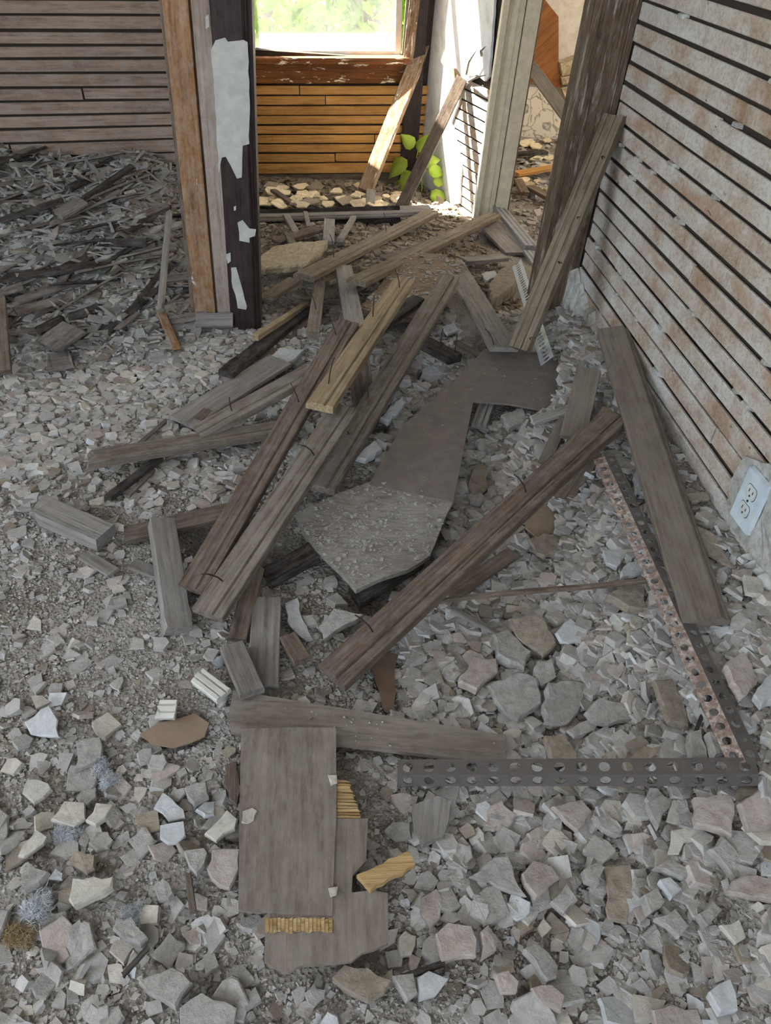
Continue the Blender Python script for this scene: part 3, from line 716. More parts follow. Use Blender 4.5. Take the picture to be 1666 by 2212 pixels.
# ------------------------------------------------------------------ planks
def pk(a, b, w, mat, label, prof='groove', t=.020, name='strip_plank', cat='plank', group=G_PLANK, **kw):
    return plank(name, P(*a), P(*b), w, t, M[mat], label, cat, group, prof=prof, **kw)
N1 = lambda *u: [(q, .05 * ((i % 3) - 1), .055, .25 * (-1) ** i, .5) for i, q in enumerate(u)]
pk((715, 1455, .055), (1338, 885, .07), .068, 'wood_brown', 'longest plank lying diagonally from lower middle to right wall, rotten upper end', t=.026, rag=(.004, .05), nails=[(.12, .05, .055, -.3, .5), (.62, .05, .055, -.25, .5)], seed=101, seg=16)
pk((446, 1322, .07), (745, 875, .15), .068, 'wood_strip', 'long grooved plank whose square end points to the lower left', nails=[(.12, .1, .05, -.5, .5), (.72, -.1, .05, -.4, .4)], seed=102)
pk((412, 1268, .05), (752, 690, .20), .062, 'wood_brown', 'long brown plank just left of the pale tan plank', nails=[(.62, 0, .05, .3, .5), (.92, .1, .05, .3, .5)], rag=(0, .02), seed=103)
pk((690, 872, .19), (874, 600, .22), .066, 'wood_tan', 'pale tan plank with bent nails on top of the heap', nails=[(.12, .15, .07, .3, -.1), (.62, .2, .06, .35, .1), (.9, -.1, .05, .5, .5)], seed=104)
pk((693, 1050, .07), (975, 592, .16), .068, 'wood_strip', 'long grooved plank right of the pale tan plank, rotten upper end', nails=[(.18, .1, .05, -.3, .5), (.32, .2, .05, .3, .3)], rag=(0, .05), seed=105)
pk((424, 930, .07), (670, 795, .12), .068, 'wood_strip', 'grooved plank stub crossing under the brown plank on the left', nails=[(.3, .0, .04, .3, .3)], seed=106)
pk((188, 984, .055), (620, 915, .045), .062, 'wood_strip', 'plank reaching furthest left over the rubble', rag=(.015, 0), seed=107)
pk((392, 908, .03), (605, 775, .05), .085, 'wood_grey', 'wide grey board under the grooved plank stub', prof='flat', t=.012, seed=108, mask=True)
pk((232, 1072, .02), (345, 985, .035), .022, 'wood_dark', 'thin dark batten below the plank reaching furthest left', prof='flat', t=.012, seed=109)
pk((80, 1085, .055), (228, 1150, .040), .060, 'wood_grey', 'short thick grey block of board lying far left', prof='flat', t=.035, rag=(.03, .01), seed=110)
pk((352, 1118, .09), (388, 1355, .03), .052, 'wood_grey', 'short grey board standing on edge left of the square plank end', prof='flat', t=.034, rag=(0, .03), roll=-14, seed=111)
pk((268, 1152, .02), (515, 1095, .06), .05, 'wood_brown', 'brown board running under the short grey board', prof='flat', t=.014, seed=112, mask=True)
pk((568, 1478, .03), (577, 1290, .035), .056, 'wood_grey', 'dusty grey board pointing away above the plywood strip', prof='flat', t=.012, seed=113, mask=True)
pk((512, 1380, .02), (552, 1225, .05), .036, 'wood_brown', 'narrow brown board beside the dusty grey board', prof='flat', t=.012, seed=114, mask=True)
pk((545, 1492, .055), (500, 1390, .05), .044, 'wood_grey', 'smooth grey end of board touching the plywood strip', prof='flat', t=.016, seed=115)
pk((655, 1425, .035), (620, 1370, .03), .034, 'wood_brown', 'stubby weathered wood offcut beside the longest plank end', prof='flat', t=.014, rag=(.004, .008), seed=116)
pk((1527, 1335, .05), (1324, 706, .10), .082, 'wood_painted', 'long smooth painted board with moulded edge along the right wall', prof='ogee', t=.020, n=(-.25, 0, 1), rag=(.02, 0), seed=117, group='boards by the right wall', seg=16)
pk((1238, 945, .06), (1273, 795, .08), .062, 'wood_painted', 'short painted board left of the long smooth painted board', prof='flat', t=.012, seed=118, group='boards by the right wall')
pk((1175, 1000, .03), (1240, 860, .04), .03, 'wood_painted', 'narrow painted strip under the short painted board', prof='flat', t=.008, seed=119, group='boards by the right wall')
pk((655, 592, .12), (932, 455, .08), .075, 'wood_strip_olive', 'upper left of the two parallel planks in the doorway', nails=[(.2, .1, .09, -.1, .2), (.6, .2, .08, -.1, .2)], seed=120)
pk((770, 603, .12), (1068, 460, .09), .072, 'wood_strip_olive', 'lower right of the two parallel planks in the doorway', seed=121)
pk((1090, 750, .10), (975, 560, .05), .085, 'wood_grey', 'wide pale grey board pointing away in the doorway centre', prof='flat', t=.014, nails=[(.02, .3, .05, .3, .6)], seed=122, mask=True)
pk((768, 702, .08), (742, 572, .04), .06, 'wood_grey', 'short pale grey board behind the pale tan plank', prof='flat', t=.014, seed=123)
pk((676, 716, .07), (692, 605, .05), .040, 'wood_strip', 'short upright stick between post and pale tan plank', prof='flat', t=.02, nails=[(.4, 0, .05, .2, .3)], seed=124)
pk((552, 722, .06), (662, 652, .07), .020, 'wood_tan', 'thin yellowish strip beside the peeling post', prof='flat', t=.02, seed=125)
pk((488, 800, .05), (668, 662, .06), .045, 'wood_dark', 'dark rotten plank leaning out past the peeling post', prof='flat', t=.022, rag=(.03, 0), seed=126)
pk((425, 905, .03), (690, 668, .05), .030, 'wood_brown', 'narrow brown strip alongside the dark rotten plank', prof='flat', t=.016, seed=127)
pk((912, 728, .09), (988, 768, .08), .045, 'wood_dark', 'charred looking wood stub with two upright nails', prof='flat', t=.03, rag=(.02, .02), nails=[(.55, -.1, .07, 0, .05), (.9, .1, .07, 0, .0)], seed=128, name='wood_stub')
pk((985, 735, .07), (1045, 768, .06), .018, 'wood_brown', 'thin splinter beside the stub with upright nails', prof='flat', t=.012, seed=129, name='wood_splinter')
pk((690, 790, .06), (905, 640, .10), .05, 'wood_dark', 'dark plank hidden between the pale tan and grooved planks', prof='flat', t=.02, rag=(.02, .02), seed=130)
pk((790, 905, .05), (770, 720, .09), .06, 'wood_brown', 'brown board end showing under the pale tan plank', prof='flat', t=.02, seed=131)
pk((560, 1250, .03), (690, 1180, .05), .05, 'wood_dark', 'rotten dark board in the hollow left of the dusty panel', prof='flat', t=.02, rag=(.03, .03), seed=132)
pk((760, 1290, .02), (900, 1200, .04), .05, 'wood_dark', 'rotten dark board edge beneath the dusty panel', prof='flat', t=.02, rag=(.02, .02), seed=133)
pk((960, 1290, .02), (1110, 1190, .03), .035, 'wood_brown', 'brown split board under the longest plank', prof='flat', t=.012, rag=(.02, .01), seed=134)
pk((1035, 915, .05), (1055, 860, .06), .04, 'wood_grey', 'pale moulded stick poking from under the boomerang sheet', prof='casing', t=.02, seed=135, name='moulding_piece')
pk((1155, 905, .045), (1230, 880, .045), .035, 'wood_grey', 'small grey board piece right of the boomerang sheet', prof='flat', t=.012, seed=136)
pk((1330, 900, .03), (1215, 1075, .02), .05, 'wood_brown', 'brown board lying flat under the upper end of the longest plank', prof='flat', t=.012, seed=137)
# moulding leaning in the corner
plank('leaning_moulding', P(1118, 752, .10), PX(1326, 245, XR - .03), .062, .026, M['wood_strip_olive'], 'long grooved moulding leaning against the corner post of the right wall', 'moulding', prof='casing', n=(-.7, -.6, .35), nails=[(.05, -.4, .06, .0, -.7), (.38, -.3, .06, -.2, -.6), (.57, -.3, .05, -.2, -.6), (.82, -.3, .06, -.3, -.6)], rag=(0, .006), seed=140, seg=14)
plank('wood_stick', P(920, 1311, .03), P(1402, 1238, .07), .010, .010, M['wood_brown'], 'thin crooked brown stick lying from the longest plank to the rusty strip', 'stick', rag=(.004, .004), warp=.03, seed=141, seg=16)
# doorway floor boards
plank('threshold_board', PZ(552, 462, .135), PZ(932, 450, .15), .10, .02, M['wood_grey'], 'long flat grey threshold board in front of the window alcove', 'board', prof='ogee', seed=142)
plank('riser_board', PZ(556, 476, .11), PZ(865, 466, .125), .09, .016, M['wood_dark'], 'dark upright board below the threshold board', 'board', n=(0, -1, .5), seed=143)
plank('door_sill', PZ(1072, 436, .13), PZ(1150, 530, .15), .06, .02, M['steel_grey'], 'grey grooved metal door sill lying in the right doorway', 'sill', prof='casing', seed=144)
plank('sill_board', PZ(1045, 470, .12), PZ(1122, 545, .13), .12, .014, M['wood_grey'], 'pale board beside the metal door sill', 'board', seed=145)
plank('sill_piece', PZ(1143, 540, .14), PZ(1175, 585, .15), .05, .016, M['steel_grey'], 'short grey end piece of the door sill near the corner post', 'sill', prof='casing', seed=146)
# studs leaning in the alcove
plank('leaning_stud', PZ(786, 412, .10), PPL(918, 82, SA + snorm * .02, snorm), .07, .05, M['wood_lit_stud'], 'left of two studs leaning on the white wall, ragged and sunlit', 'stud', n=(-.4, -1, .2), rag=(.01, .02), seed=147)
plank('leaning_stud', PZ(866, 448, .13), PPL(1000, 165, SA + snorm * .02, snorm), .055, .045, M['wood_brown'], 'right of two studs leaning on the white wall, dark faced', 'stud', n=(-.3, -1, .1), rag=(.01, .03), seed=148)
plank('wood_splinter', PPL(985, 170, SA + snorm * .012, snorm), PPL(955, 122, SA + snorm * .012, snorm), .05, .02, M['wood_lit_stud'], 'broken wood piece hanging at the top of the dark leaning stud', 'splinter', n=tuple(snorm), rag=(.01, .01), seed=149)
for k, (a, b, lab) in enumerate((((1008, 160), (1032, 105), 'longer curled lath sliver sticking up from the white wall'), ((1040, 120), (1050, 100), 'tiny curled sliver beside the torn edge of white wall'), ((1012, 175), (1050, 162), 'ragged splinter along the torn edge of the white wall'))):
    p, q = PPL(*a, SA + snorm * .01, snorm), PPL(*b, SA + snorm * .03, snorm)
    o = link('wood_sliver', tube_mesh('wood_sliver', [p, p.lerp(q, .5) + snorm * .015, q], [.007, .006, .001], 5), M['wood_grey']); setp(o, lab, 'sliver', 'slivers on the white wall')
plank('casing_strip', PY(880, 140, YW - .03), PY(900, -40, YW - .03), .05, .012, M['wood_lit_stud'], 'peeling pale strip hanging beside the window casing', 'strip', n=(-.3, -1, 0), rag=(.03, .01), seed=150)
slab('wallpaper_flap', [(872, 190), (905, 170), (925, 180), (922, 240), (905, 290), (890, 296), (875, 280)], 0, .003, M['flake_cream'], 'cream wallpaper flap hanging in the window corner', 'wallpaper', plane=(Vector((0, YW - .02, 0)), Vector((.1, -1, 0))), jag=.006, sub=.03, seed=9)

# ------------------------------------------------------------------ perforated steel strips
def perf(name, a, b, n, w1, w2, pitch, hr, mats, label, fold=90, cat='metal strip'):
    m = frame_from(a, b, Vector(n)); L = (b - a).length; cells = int(L / pitch); p = L / cells
    root = empty(name, m.translation); root.matrix_basis = m; setp(root, label, cat, 'perforated steel strips')
    K = 12
    for q, w in enumerate((w1, w2)):
        if not w: continue
        v = []; f = []
        for c in range(cells):
            x0 = -L / 2 + c * p; cx, cy = x0 + p / 2, w / 2
            base = len(v); bd = []
            for k in range(4):
                cs = [(0, 0), (p, 0), (p, w), (0, w)]; s0, s1_ = cs[k], cs[(k + 1) % 4]
                for j in range(3): bd.append((x0 + s0[0] + (s1_[0] - s0[0]) * j / 3, s0[1] + (s1_[1] - s0[1]) * j / 3))
            for (x, y) in bd: v.append((x, y))
            for (x, y) in bd:
                an = math.atan2((y - cy) / w, (x - cx) / p); v.append((cx + hr * math.cos(an), cy + hr * math.sin(an) * min(1, w / p + .2)))
            for k in range(K):
                j = (k + 1) % K; f.append((base + k, base + j, base + K + j, base + K + k))
        if q == 0: V = [(x, y, 0) for x, y in v]
        else:
            fa = math.radians(fold); V = [(x, -y * math.cos(fa), -y * math.sin(fa)) for x, y in v]; f = [tuple(reversed(t)) for t in f]
        me = mesh('flange', V, f); o = link('flange', me, mats[q], root)
        so = o.modifiers.new('solid', 'SOLIDIFY'); so.thickness = .0022; so.offset = -1
    return root
perf('perforated_angle', P(858, 1674, .035), P(1640, 1672, .040), (0, -.15, 1), .026, .022, .0335, .0088, (M['steel_dark'], M['steel_dark']), 'dark perforated angle iron lying straight across the rubble', fold=62)
perf('perforated_angle', P(1612, 1645, .045), P(1306, 985, .075), (-.45, -.1, 1), .026, .024, .026, .0075, (M['rust'], M['steel_dark']), 'rusty perforated angle iron running up beside the long painted board', fold=20)
perf('perforated_strip', P(1196, 768, .10), P(1126, 560, .10), (-.75, -.2, .7), .042, 0, .026, .0095, (M['steel_grey'], M['steel_grey']), 'pale grey perforated strip behind the leaning moulding', fold=80)

# ------------------------------------------------------------------ large broken plaster pieces
KM = {'G': 'plaster_grey', 'P': 'plaster_pink', 'C': 'plaster_cream', 'W': 'plaster_white', 'B': 'plaster_tan', 'S': 'plaster_sandy', 'F': 'flake_cream'}
G_CH = 'large broken plaster pieces'
CH = [
 ('G', .016, [(1052, 1479), (1121, 1449), (1164, 1463), (1171, 1518), (1118, 1557), (1093, 1541)], 'smooth grey plaster slab right of the longest plank end'),
 ('G', .020, [(1185, 1472), (1231, 1467), (1270, 1472), (1254, 1536), (1231, 1564), (1176, 1564)], 'tall grey plaster slab right of the smooth slab'),
 ('G', .018, [(1265, 1536), (1295, 1506), (1346, 1518), (1371, 1555), (1314, 1564), (1282, 1555)], 'grey fan-shaped plaster slab above the dark angle iron'),
 ('B', .016, [(1415, 1467), (1452, 1463), (1475, 1509), (1491, 1568), (1447, 1559)], 'long tan plaster shard left of the rusty strip'),
 ('P', .020, [(1020, 1419), (1075, 1421), (1075, 1449), (1031, 1490), (990, 1472)], 'pale pinkish plaster piece nearest the longest plank end'),
 ('G', .020, [(1162, 1426), (1194, 1421), (1201, 1463), (1171, 1479), (1153, 1458)], 'squarish grey plaster lump between the pale pink and tall slabs'),
 ('B', .030, [(1098, 1334), (1171, 1327), (1203, 1389), (1176, 1417), (1116, 1375)], 'thick tan lump with rough ridged face below the thin stick'),
 ('G', .030, [(1066, 1366), (1098, 1357), (1148, 1407), (1134, 1444), (1075, 1412)], 'grey lump wedged under the thick tan ridged lump'),
 ('W', .010, [(1201, 1366), (1231, 1334), (1261, 1362), (1259, 1389), (1213, 1387)], 'white smooth shard right of the thick tan lump'),
 ('B', .014, [(1144, 1164), (1176, 1150), (1203, 1157), (1213, 1189), (1176, 1200), (1160, 1194)], 'light tan five-sided shard above the thin stick'),
 ('W', .012, [(1302, 1189), (1341, 1187), (1355, 1200), (1334, 1226), (1311, 1214)], 'white rounded shard above the right end of the thin stick'),
 ('W', .014, [(1341, 1233), (1360, 1214), (1399, 1210), (1399, 1233), (1344, 1244)], 'white oblong shard touching the thin stick end'),
 ('B', .024, [(1311, 1283), (1369, 1256), (1396, 1270), (1399, 1315), (1360, 1311)], 'striped tan triangular chunk left of the rusty strip middle'),
 ('G', .014, [(1305, 1306), (1328, 1297), (1346, 1304), (1332, 1325), (1307, 1322)], 'small grey shard below the striped triangular chunk'),
 ('P', .020, [(1567, 1435), (1608, 1405), (1640, 1467), (1606, 1509)], 'pinkish kite-shaped chunk right of the rusty strip'),
 ('W', .020, [(1631, 1499), (1666, 1453), (1690, 1480), (1680, 1510), (1645, 1520)], 'white chunk at the right edge beside the pinkish kite'),
 ('B', .022, [(1176, 1587), (1217, 1580), (1249, 1628), (1245, 1646), (1192, 1646)], 'tan boxy chunk touching the top of the dark angle iron'),
 ('G', .026, [(1493, 1578), (1516, 1575), (1528, 1637), (1493, 1637)], 'left upright grey slab near the meeting of both angle irons'),
 ('G', .026, [(1532, 1578), (1562, 1573), (1580, 1619), (1548, 1633)], 'right upright grey slab near the meeting of both angle irons'),
 ('G', .016, [(1222, 1578), (1250, 1560), (1295, 1555), (1288, 1575), (1240, 1592)], 'narrow grey slab edge above the tan boxy chunk'),
 ('B', .018, [(1360, 1637), (1395, 1612), (1433, 1610), (1396, 1647)], 'dark tan shard leaning on the top of the dark angle iron'),
 ('P', .014, [(1194, 1741), (1259, 1728), (1282, 1751), (1249, 1794), (1222, 1776)], 'pink wedge just under the middle of the dark angle iron'),
 ('P', .020, [(1502, 1721), (1580, 1716), (1592, 1757), (1580, 1803), (1502, 1776)], 'large brownish pink slab under the right end of the dark angle iron'),
 ('P', .018, [(1597, 1734), (1640, 1702), (1680, 1739), (1680, 1785), (1617, 1790)], 'pink slab cut by the right picture edge under the angle iron'),
 ('C', .004, [(1452, 1794), (1493, 1776), (1530, 1799), (1516, 1817), (1479, 1822), (1465, 1845), (1442, 1845)], 'cream paint flake with a bite out of its lower side'),
 ('G', .018, [(1537, 1831), (1562, 1806), (1626, 1877), (1590, 1900)], 'grey oblong piece with a lengthwise groove at lower right'),
 ('P', .016, [(1569, 1923), (1580, 1900), (1636, 1891), (1680, 1900), (1680, 1946), (1622, 1934)], 'long pink slab below the grooved oblong at the right edge'),
 ('G', .016, [(1015, 1891), (1070, 1849), (1098, 1849), (1137, 1937), (1077, 1914)], 'large grey triangle right of the yellow veneer block'),
 ('P', .018, [(1130, 1886), (1151, 1856), (1194, 1870), (1213, 1895), (1162, 1937), (1134, 1909)], 'pale pink hexagonal chunk touching the large grey triangle'),
 ('B', .006, [(1307, 1868), (1364, 1863), (1374, 1905), (1355, 1994), (1314, 1987), (1311, 1914)], 'tall flat tan sheet of plaster in the lower right'),
 ('P', .018, [(944, 2015), (969, 1992), (1020, 1997), (1033, 2029), (1029, 2065), (955, 2075)], 'big pink squarish chunk right of the plywood bottom corner'),
 ('P', .018, [(1038, 2010), (1056, 1997), (1077, 2029), (1075, 2052), (1045, 2070)], 'narrow pink chunk beside the big pink squarish chunk'),
 ('G', .018, [(1134, 2047), (1157, 2033), (1208, 2084), (1206, 2111), (1185, 2121)], 'grey chunk with a deep groove in the bottom middle right'),
 ('P', .016, [(1070, 2102), (1098, 2093), (1121, 2121), (1116, 2144), (1084, 2144)], 'small pinkish chunk lower left of the grooved grey chunk'),
 ('P', .016, [(1148, 2134), (1194, 2130), (1222, 2153), (1213, 2185), (1171, 2167)], 'pinkish chunk directly below the grooved grey chunk'),
 ('W', .016, [(900, 2111), (928, 2098), (969, 2116), (941, 2150), (905, 2162)], 'whitish chunk at the bottom below the big pink squarish chunk'),
 ('P', .018, [(1410, 2180), (1452, 2167), (1511, 2180), (1521, 2220), (1420, 2220)], 'wide pinkish slab at the bottom right picture edge'),
 ('W', .020, [(1532, 2141), (1580, 2116), (1599, 2180), (1557, 2185)], 'white square chunk in the bottom right corner'),
 ('C', .010, [(1557, 1997), (1599, 1985), (1613, 2024), (1590, 2038)], 'yellowish cream shard above the white square chunk'),
 ('G', .022, [(1263, 1877), (1291, 1861), (1309, 1872), (1295, 1909), (1268, 1900)], 'grey lump left of the tall tan sheet'),
 ('G', .018, [(1286, 1762), (1314, 1762), (1348, 1790), (1341, 1806), (1300, 1785)], 'narrow grey grooved piece right of the pink wedge'),
 ('G', .016, [(1397, 1734), (1429, 1716), (1452, 1725), (1424, 1787)], 'grey spearhead shard left of the brownish pink slab'),
 ('W', .018, [(1424, 1900), (1447, 1893), (1475, 1916), (1452, 1937)], 'small pale chunk right of the tall tan sheet'),
 ('G', .022, [(1394, 1932), (1420, 1916), (1440, 1946), (1410, 1974)], 'round grey lump below the small pale chunk'),
 ('G', .016, [(1415, 1983), (1461, 1964), (1489, 2001), (1470, 2024)], 'flat grey piece below the round grey lump'),
 ('G', .020, [(1509, 1974), (1539, 1944), (1562, 1964), (1530, 2001)], 'grey block below the long pink slab'),
 ('G', .018, [(1190, 1946), (1226, 1909), (1249, 1941), (1217, 1971)], 'grey chunk below the pale pink hexagonal chunk'),
 ('G', .018, [(1415, 1872), (1452, 1854), (1498, 1882), (1479, 1895)], 'ridged grey oblong below the cream paint flake'),
 ('B', .020, [(717, 2112), (742, 2083), (796, 2091), (847, 2119), (832, 2145), (796, 2159)], 'big tan slab below the bottom edge of the plywood sheet'),
 ('G', .020, [(850, 2105), (893, 2098), (904, 2145), (883, 2163)], 'grey chunk right of the big tan slab at the bottom'),
 ('G', .022, [(297, 2120), (371, 2087), (415, 2120), (378, 2175), (320, 2142)], 'big grey chunk at the bottom left of centre'),
 ('G', .020, [(389, 2175), (437, 2145), (514, 2178), (507, 2222), (389, 2222)], 'grey ridged slab cut by the bottom edge'),
 ('C', .018, [(145, 1943), (158, 1896), (244, 1896), (242, 1914), (198, 1940), (158, 1955)], 'cream wedge in the left foreground right of the white tuft'),
 ('P', .018, [(444, 1877), (459, 1833), (518, 1833), (514, 1877), (496, 1921), (455, 1896)], 'pinkish tan chunk tucked against the left plywood edge'),
 ('C', .012, [(441, 1800), (492, 1749), (514, 1767), (507, 1789), (466, 1815)], 'cream shard above the pinkish tan chunk by the plywood'),
 ('W', .014, [(345, 1782), (397, 1775), (400, 1804), (386, 1822), (345, 1811)], 'cracked white square piece left of the cream shard'),
 ('W', .010, [(331, 1745), (353, 1712), (397, 1749), (400, 1767), (364, 1771)], 'white fin-shaped shard above the cracked white square'),
 ('C', .014, [(110, 1767), (140, 1730), (184, 1730), (184, 1767), (162, 1786)], 'left of two cream shards below the fluffy tufts'),
 ('C', .012, [(184, 1771), (209, 1734), (244, 1738), (228, 1767), (206, 1782)], 'right of two cream shards below the fluffy tufts'),
 ('C', .014, [(48, 1712), (59, 1683), (106, 1690), (110, 1705), (73, 1734)], 'cream chunk nearest the left edge above the paired shards'),
 ('C', .012, [(39, 1846), (79, 1789), (101, 1808), (95, 1822), (51, 1852)], 'long cream shard nearest the left edge'),
 ('B', .016, [(147, 1859), (162, 1833), (204, 1848), (202, 1874), (187, 1885)], 'tan squarish chunk above the cream wedge'),
 ('G', .020, [(42, 1907), (59, 1859), (103, 1885), (84, 1907), (51, 1918)], 'grey triangular chunk below the long cream shard'),
 ('W', .008, [(105, 1896), (121, 1877), (136, 1885), (134, 1899)], 'tiny bright white chip right of the grey triangular chunk'),
 ('G', .018, [(335, 1910), (350, 1895), (375, 1929), (364, 1940), (341, 1943)], 'grey tooth-shaped chunk in the left foreground'),
 ('G', .018, [(397, 1837), (441, 1830), (448, 1841), (426, 1888), (408, 1870)], 'dark grey wedge left of the pinkish tan chunk'),
 ('G', .022, [(242, 2002), (283, 1977), (320, 2024), (305, 2039)], 'dark grey block in the bottom left under a wisp of fluff'),
 ('G', .018, [(165, 1598), (217, 1591), (220, 1635), (162, 1664)], 'flat grey piece above the fluffy tufts'),
 ('W', .008, [(55, 1558), (106, 1521), (125, 1554), (125, 1591), (66, 1584)], 'thin pale plate at far left below the rubble rise'),
 ('G', .018, [(397, 1701), (444, 1686), (452, 1716), (419, 1734)], 'cracked grey piece between tufts and plywood'),
 ('W', .014, [(912, 796), (936, 786), (965, 806), (955, 830), (907, 815)], 'white chunk in the gap left of the boomerang sheet top'),
 ('W', .020, [(821, 902), (869, 854), (879, 868), (840, 911)], 'long white chunk left of the boomerang sheet'),
 ('W', .018, [(768, 988), (811, 950), (826, 969), (792, 993)], 'white chunk beside the lower part of the boomerang sheet'),
 ('W', .006, [(616, 1302), (642, 1289), (652, 1328), (675, 1379), (662, 1384), (627, 1353)], 'long white scrap right of the dusty grey board'),
 ('G', .014, [(688, 1353), (723, 1312), (785, 1328), (698, 1381)], 'grey slab under the lower end of the longest plank'),
 ('W', .020, [(581, 774), (603, 749), (657, 756), (617, 792)], 'bright white stippled piece between the planks by the post'),
 ('S', .034, [(559, 553), (590, 531), (640, 522), (709, 517), (698, 540), (662, 571), (563, 580)], 'sandy stone-like slab beside the peeling post'),
 ('S', .020, [(698, 598), (743, 580), (745, 598), (712, 607)], 'small sandy piece under the upper left doorway plank'),
 ('B', .050, [(1054, 616), (1080, 580), (1126, 558), (1120, 590), (1112, 616), (1063, 652)], 'rough tan rock-like lump left of the leaning moulding'),
 ('W', .012, [(1040, 590), (1068, 583), (1078, 594), (1050, 608)], 'white foamy scrap left of the rock-like lump'),
 ('W', .010, [(958, 705), (980, 696), (992, 712), (968, 722)], 'white curled flake above the stub with upright nails'),
 ('G', .020, [(1082, 895), (1130, 880), (1140, 905), (1100, 925)], 'grey chunk just below the right arm of the boomerang sheet'),
 ('B', .016, [(1020, 1010), (1050, 1000), (1055, 1050), (1030, 1070), (1010, 1050)], 'tan chunk right of the boomerang sheet lower tip'),
 ('B', .012, [(1480, 1065), (1530, 1062), (1535, 1075), (1495, 1083)], 'thin shard right of the long painted board near the outlet'),
 ('B', .010, [(1500, 1130), (1540, 1150), (1590, 1230), (1560, 1220), (1520, 1180)], 'long tan plate leaning at the wall foot below the outlet'),
 ('C', .012, [(1610, 1240), (1650, 1250), (1648, 1285), (1615, 1280)], 'cream plate at the wall foot under the outlet'),
 ('W', .016, [(1370, 1020), (1395, 1000), (1400, 1040), (1375, 1065)], 'white shard between rusty strip top and painted board'),
 ('G', .018, [(600, 1640), (560, 1650), (480, 1650), (488, 1668), (520, 1675)], 'x'),
]
CH = [c for c in CH if c[3] != 'x']
for k, (kc, th, poly, lab) in enumerate(CH):
    r = random.Random(k)
    slab('plaster_chunk' if th > .009 else 'plaster_flake', poly, th * .8 + .012 + (.035 if kc == 'S' and th > .03 else 0), th, M[KM[kc]], lab, 'plaster', G_CH, tilt=(r.uniform(-.12, .12), r.uniform(-.05, .2)), jag=.0035, sub=.014, rough=.0005, seed=k)
# moulded white bits
for k, (a, b, lab) in enumerate((((425, 1455), (484, 1500), 'larger piece of white beaded moulding left of the plywood strip'), ((338, 1530), (380, 1530), 'smaller piece of white beaded moulding on the fibreboard scrap'))):
    plank('moulding_fragment', P(*a, .03), P(*b, .03), .034, .012, M['cream_trim'], lab, 'moulding', 'white moulding fragments', prof='casing', rag=(.008, .004), seed=k, n=(.2, -.3, 1))
# fluffy insulation
def tuft(px, py, r, mat, label, seed):
    rr = np.random.default_rng(seed); c = P(px, py, r * .45); n = 3000
    u = rr.normal(size=(n, 3)); u /= np.linalg.norm(u, axis=1)[:, None]
    p = u * (rr.uniform(0, 1, n) ** .5)[:, None] * np.array([r, r * .9, r * .5]) * (1 + .35 * np.sin(u[:, :1] * 4 + seed))
    d = rr.normal(size=(n, 3)) * r * .20; w = np.cross(d, rr.normal(size=(n, 3))); w = w / np.linalg.norm(w, axis=1)[:, None] * r * .012
    q = p + d * .5 + rr.normal(size=(n, 3)) * r * .06
    v = np.stack([p - w, p + w, q + w, q - w, p + d + w * .3, p + d - w * .3], 1).reshape(-1, 3)
    f = []
    for i in range(n): b = 6 * i; f += [(b, b + 1, b + 2, b + 3), (b + 3, b + 2, b + 4, b + 5)]
    me = mesh('insulation_tuft', v, f); o = link('insulation_tuft', me, M[mat]); o.location = c
    setp(o, label, 'insulation', 'fluffy insulation tufts', 'stuff')
tuft(82, 1962, .026, 'insulation', 'white fluffy insulation tuft at lower left', 1)
tuft(215, 1655, .020, 'insulation', 'upper grey fluffy tuft above the paired cream shards', 2)
tuft(238, 1685, .017, 'insulation', 'right grey fluffy tuft above the paired cream shards', 3)
tuft(145, 1800, .018, 'insulation', 'grey fluffy tuft left of the paired cream shards', 4)
tuft(45, 2020, .020, 'insulation_tan', 'tan fluffy tuft below the white one at lower left', 5)
tuft(290, 1972, .016, 'insulation', 'thin wisp of fluff over the dark grey block', 6)
tuft(472, 1430, .012, 'insulation', 'small fluff ball beside the larger moulding fragment', 7)
tuft(795, 1110, .014, 'insulation', 'wisp of grey fluff on the dusty panel', 8)

# ------------------------------------------------------------------ heap against the left wall: broken laths and sticks
G_L = 'broken lath pieces in the left heap'
LS = [((0, 472, .03), (135, 428, .05), .030, 'wood_dark', 'long dark stick at the left edge of the heap'),
      ((0, 600, .03), (205, 568, .05), .045, 'wood_dark', 'dark sagging plank low in the left heap'),
      ((118, 465, .05), (178, 430, .06), .07, 'lath_broken', 'square grey offcut in the middle of the left heap'),
      ((175, 430, .05), (285, 355, .06), .026, 'wood_dark', 'dark stick climbing to the upper right in the left heap'),
      ((280, 495, .03), (365, 440, .05), .024, 'wood_dark', 'dark stick near the stake in the left heap'),
      ((100, 745, .05), (165, 700, .06), .10, 'lath_broken', 'weathered bundle of lath in the lower left heap'),
      ((100, 780, .03), (155, 772, .03), .09, 'lath_broken', 'lower layer of the weathered lath bundle')]
for k, (a, b, w, mt, lab) in enumerate(LS):
    plank('broken_board', P(*a), P(*b), w, .012, M[mt], lab, 'board', 'boards in the left heap', rag=(.015, .015), seed=200 + k)
plank('stake', P(343, 668, .06), P(363, 455, .10), .022, .014, M['wood_grey'], 'narrow grey stake standing beside the orange stud', 'stake', n=(-.4, -.8, .4), seed=210, taper=.8)
plank('stick', P(384, 755, .02), P(346, 668, .04), .026, .012, M['wood_orange'], 'orange brown stick at the foot of the grey stake', 'stick', seed=211, rag=(.01, 0))
plank('upright_board', P(2, 800, .05), P(-10, 640, .12), .05, .02, M['wood_brown'], 'brown board end cut by the left picture edge', 'board', n=(.2, -.8, .6), seed=212)
LP_M = [plank_mesh('broken_lath', L, .030, .007, 'flat', (.02, .02), 4, .006, 300 + i) for i, L in enumerate((.10, .16, .22, .28) * 2)]
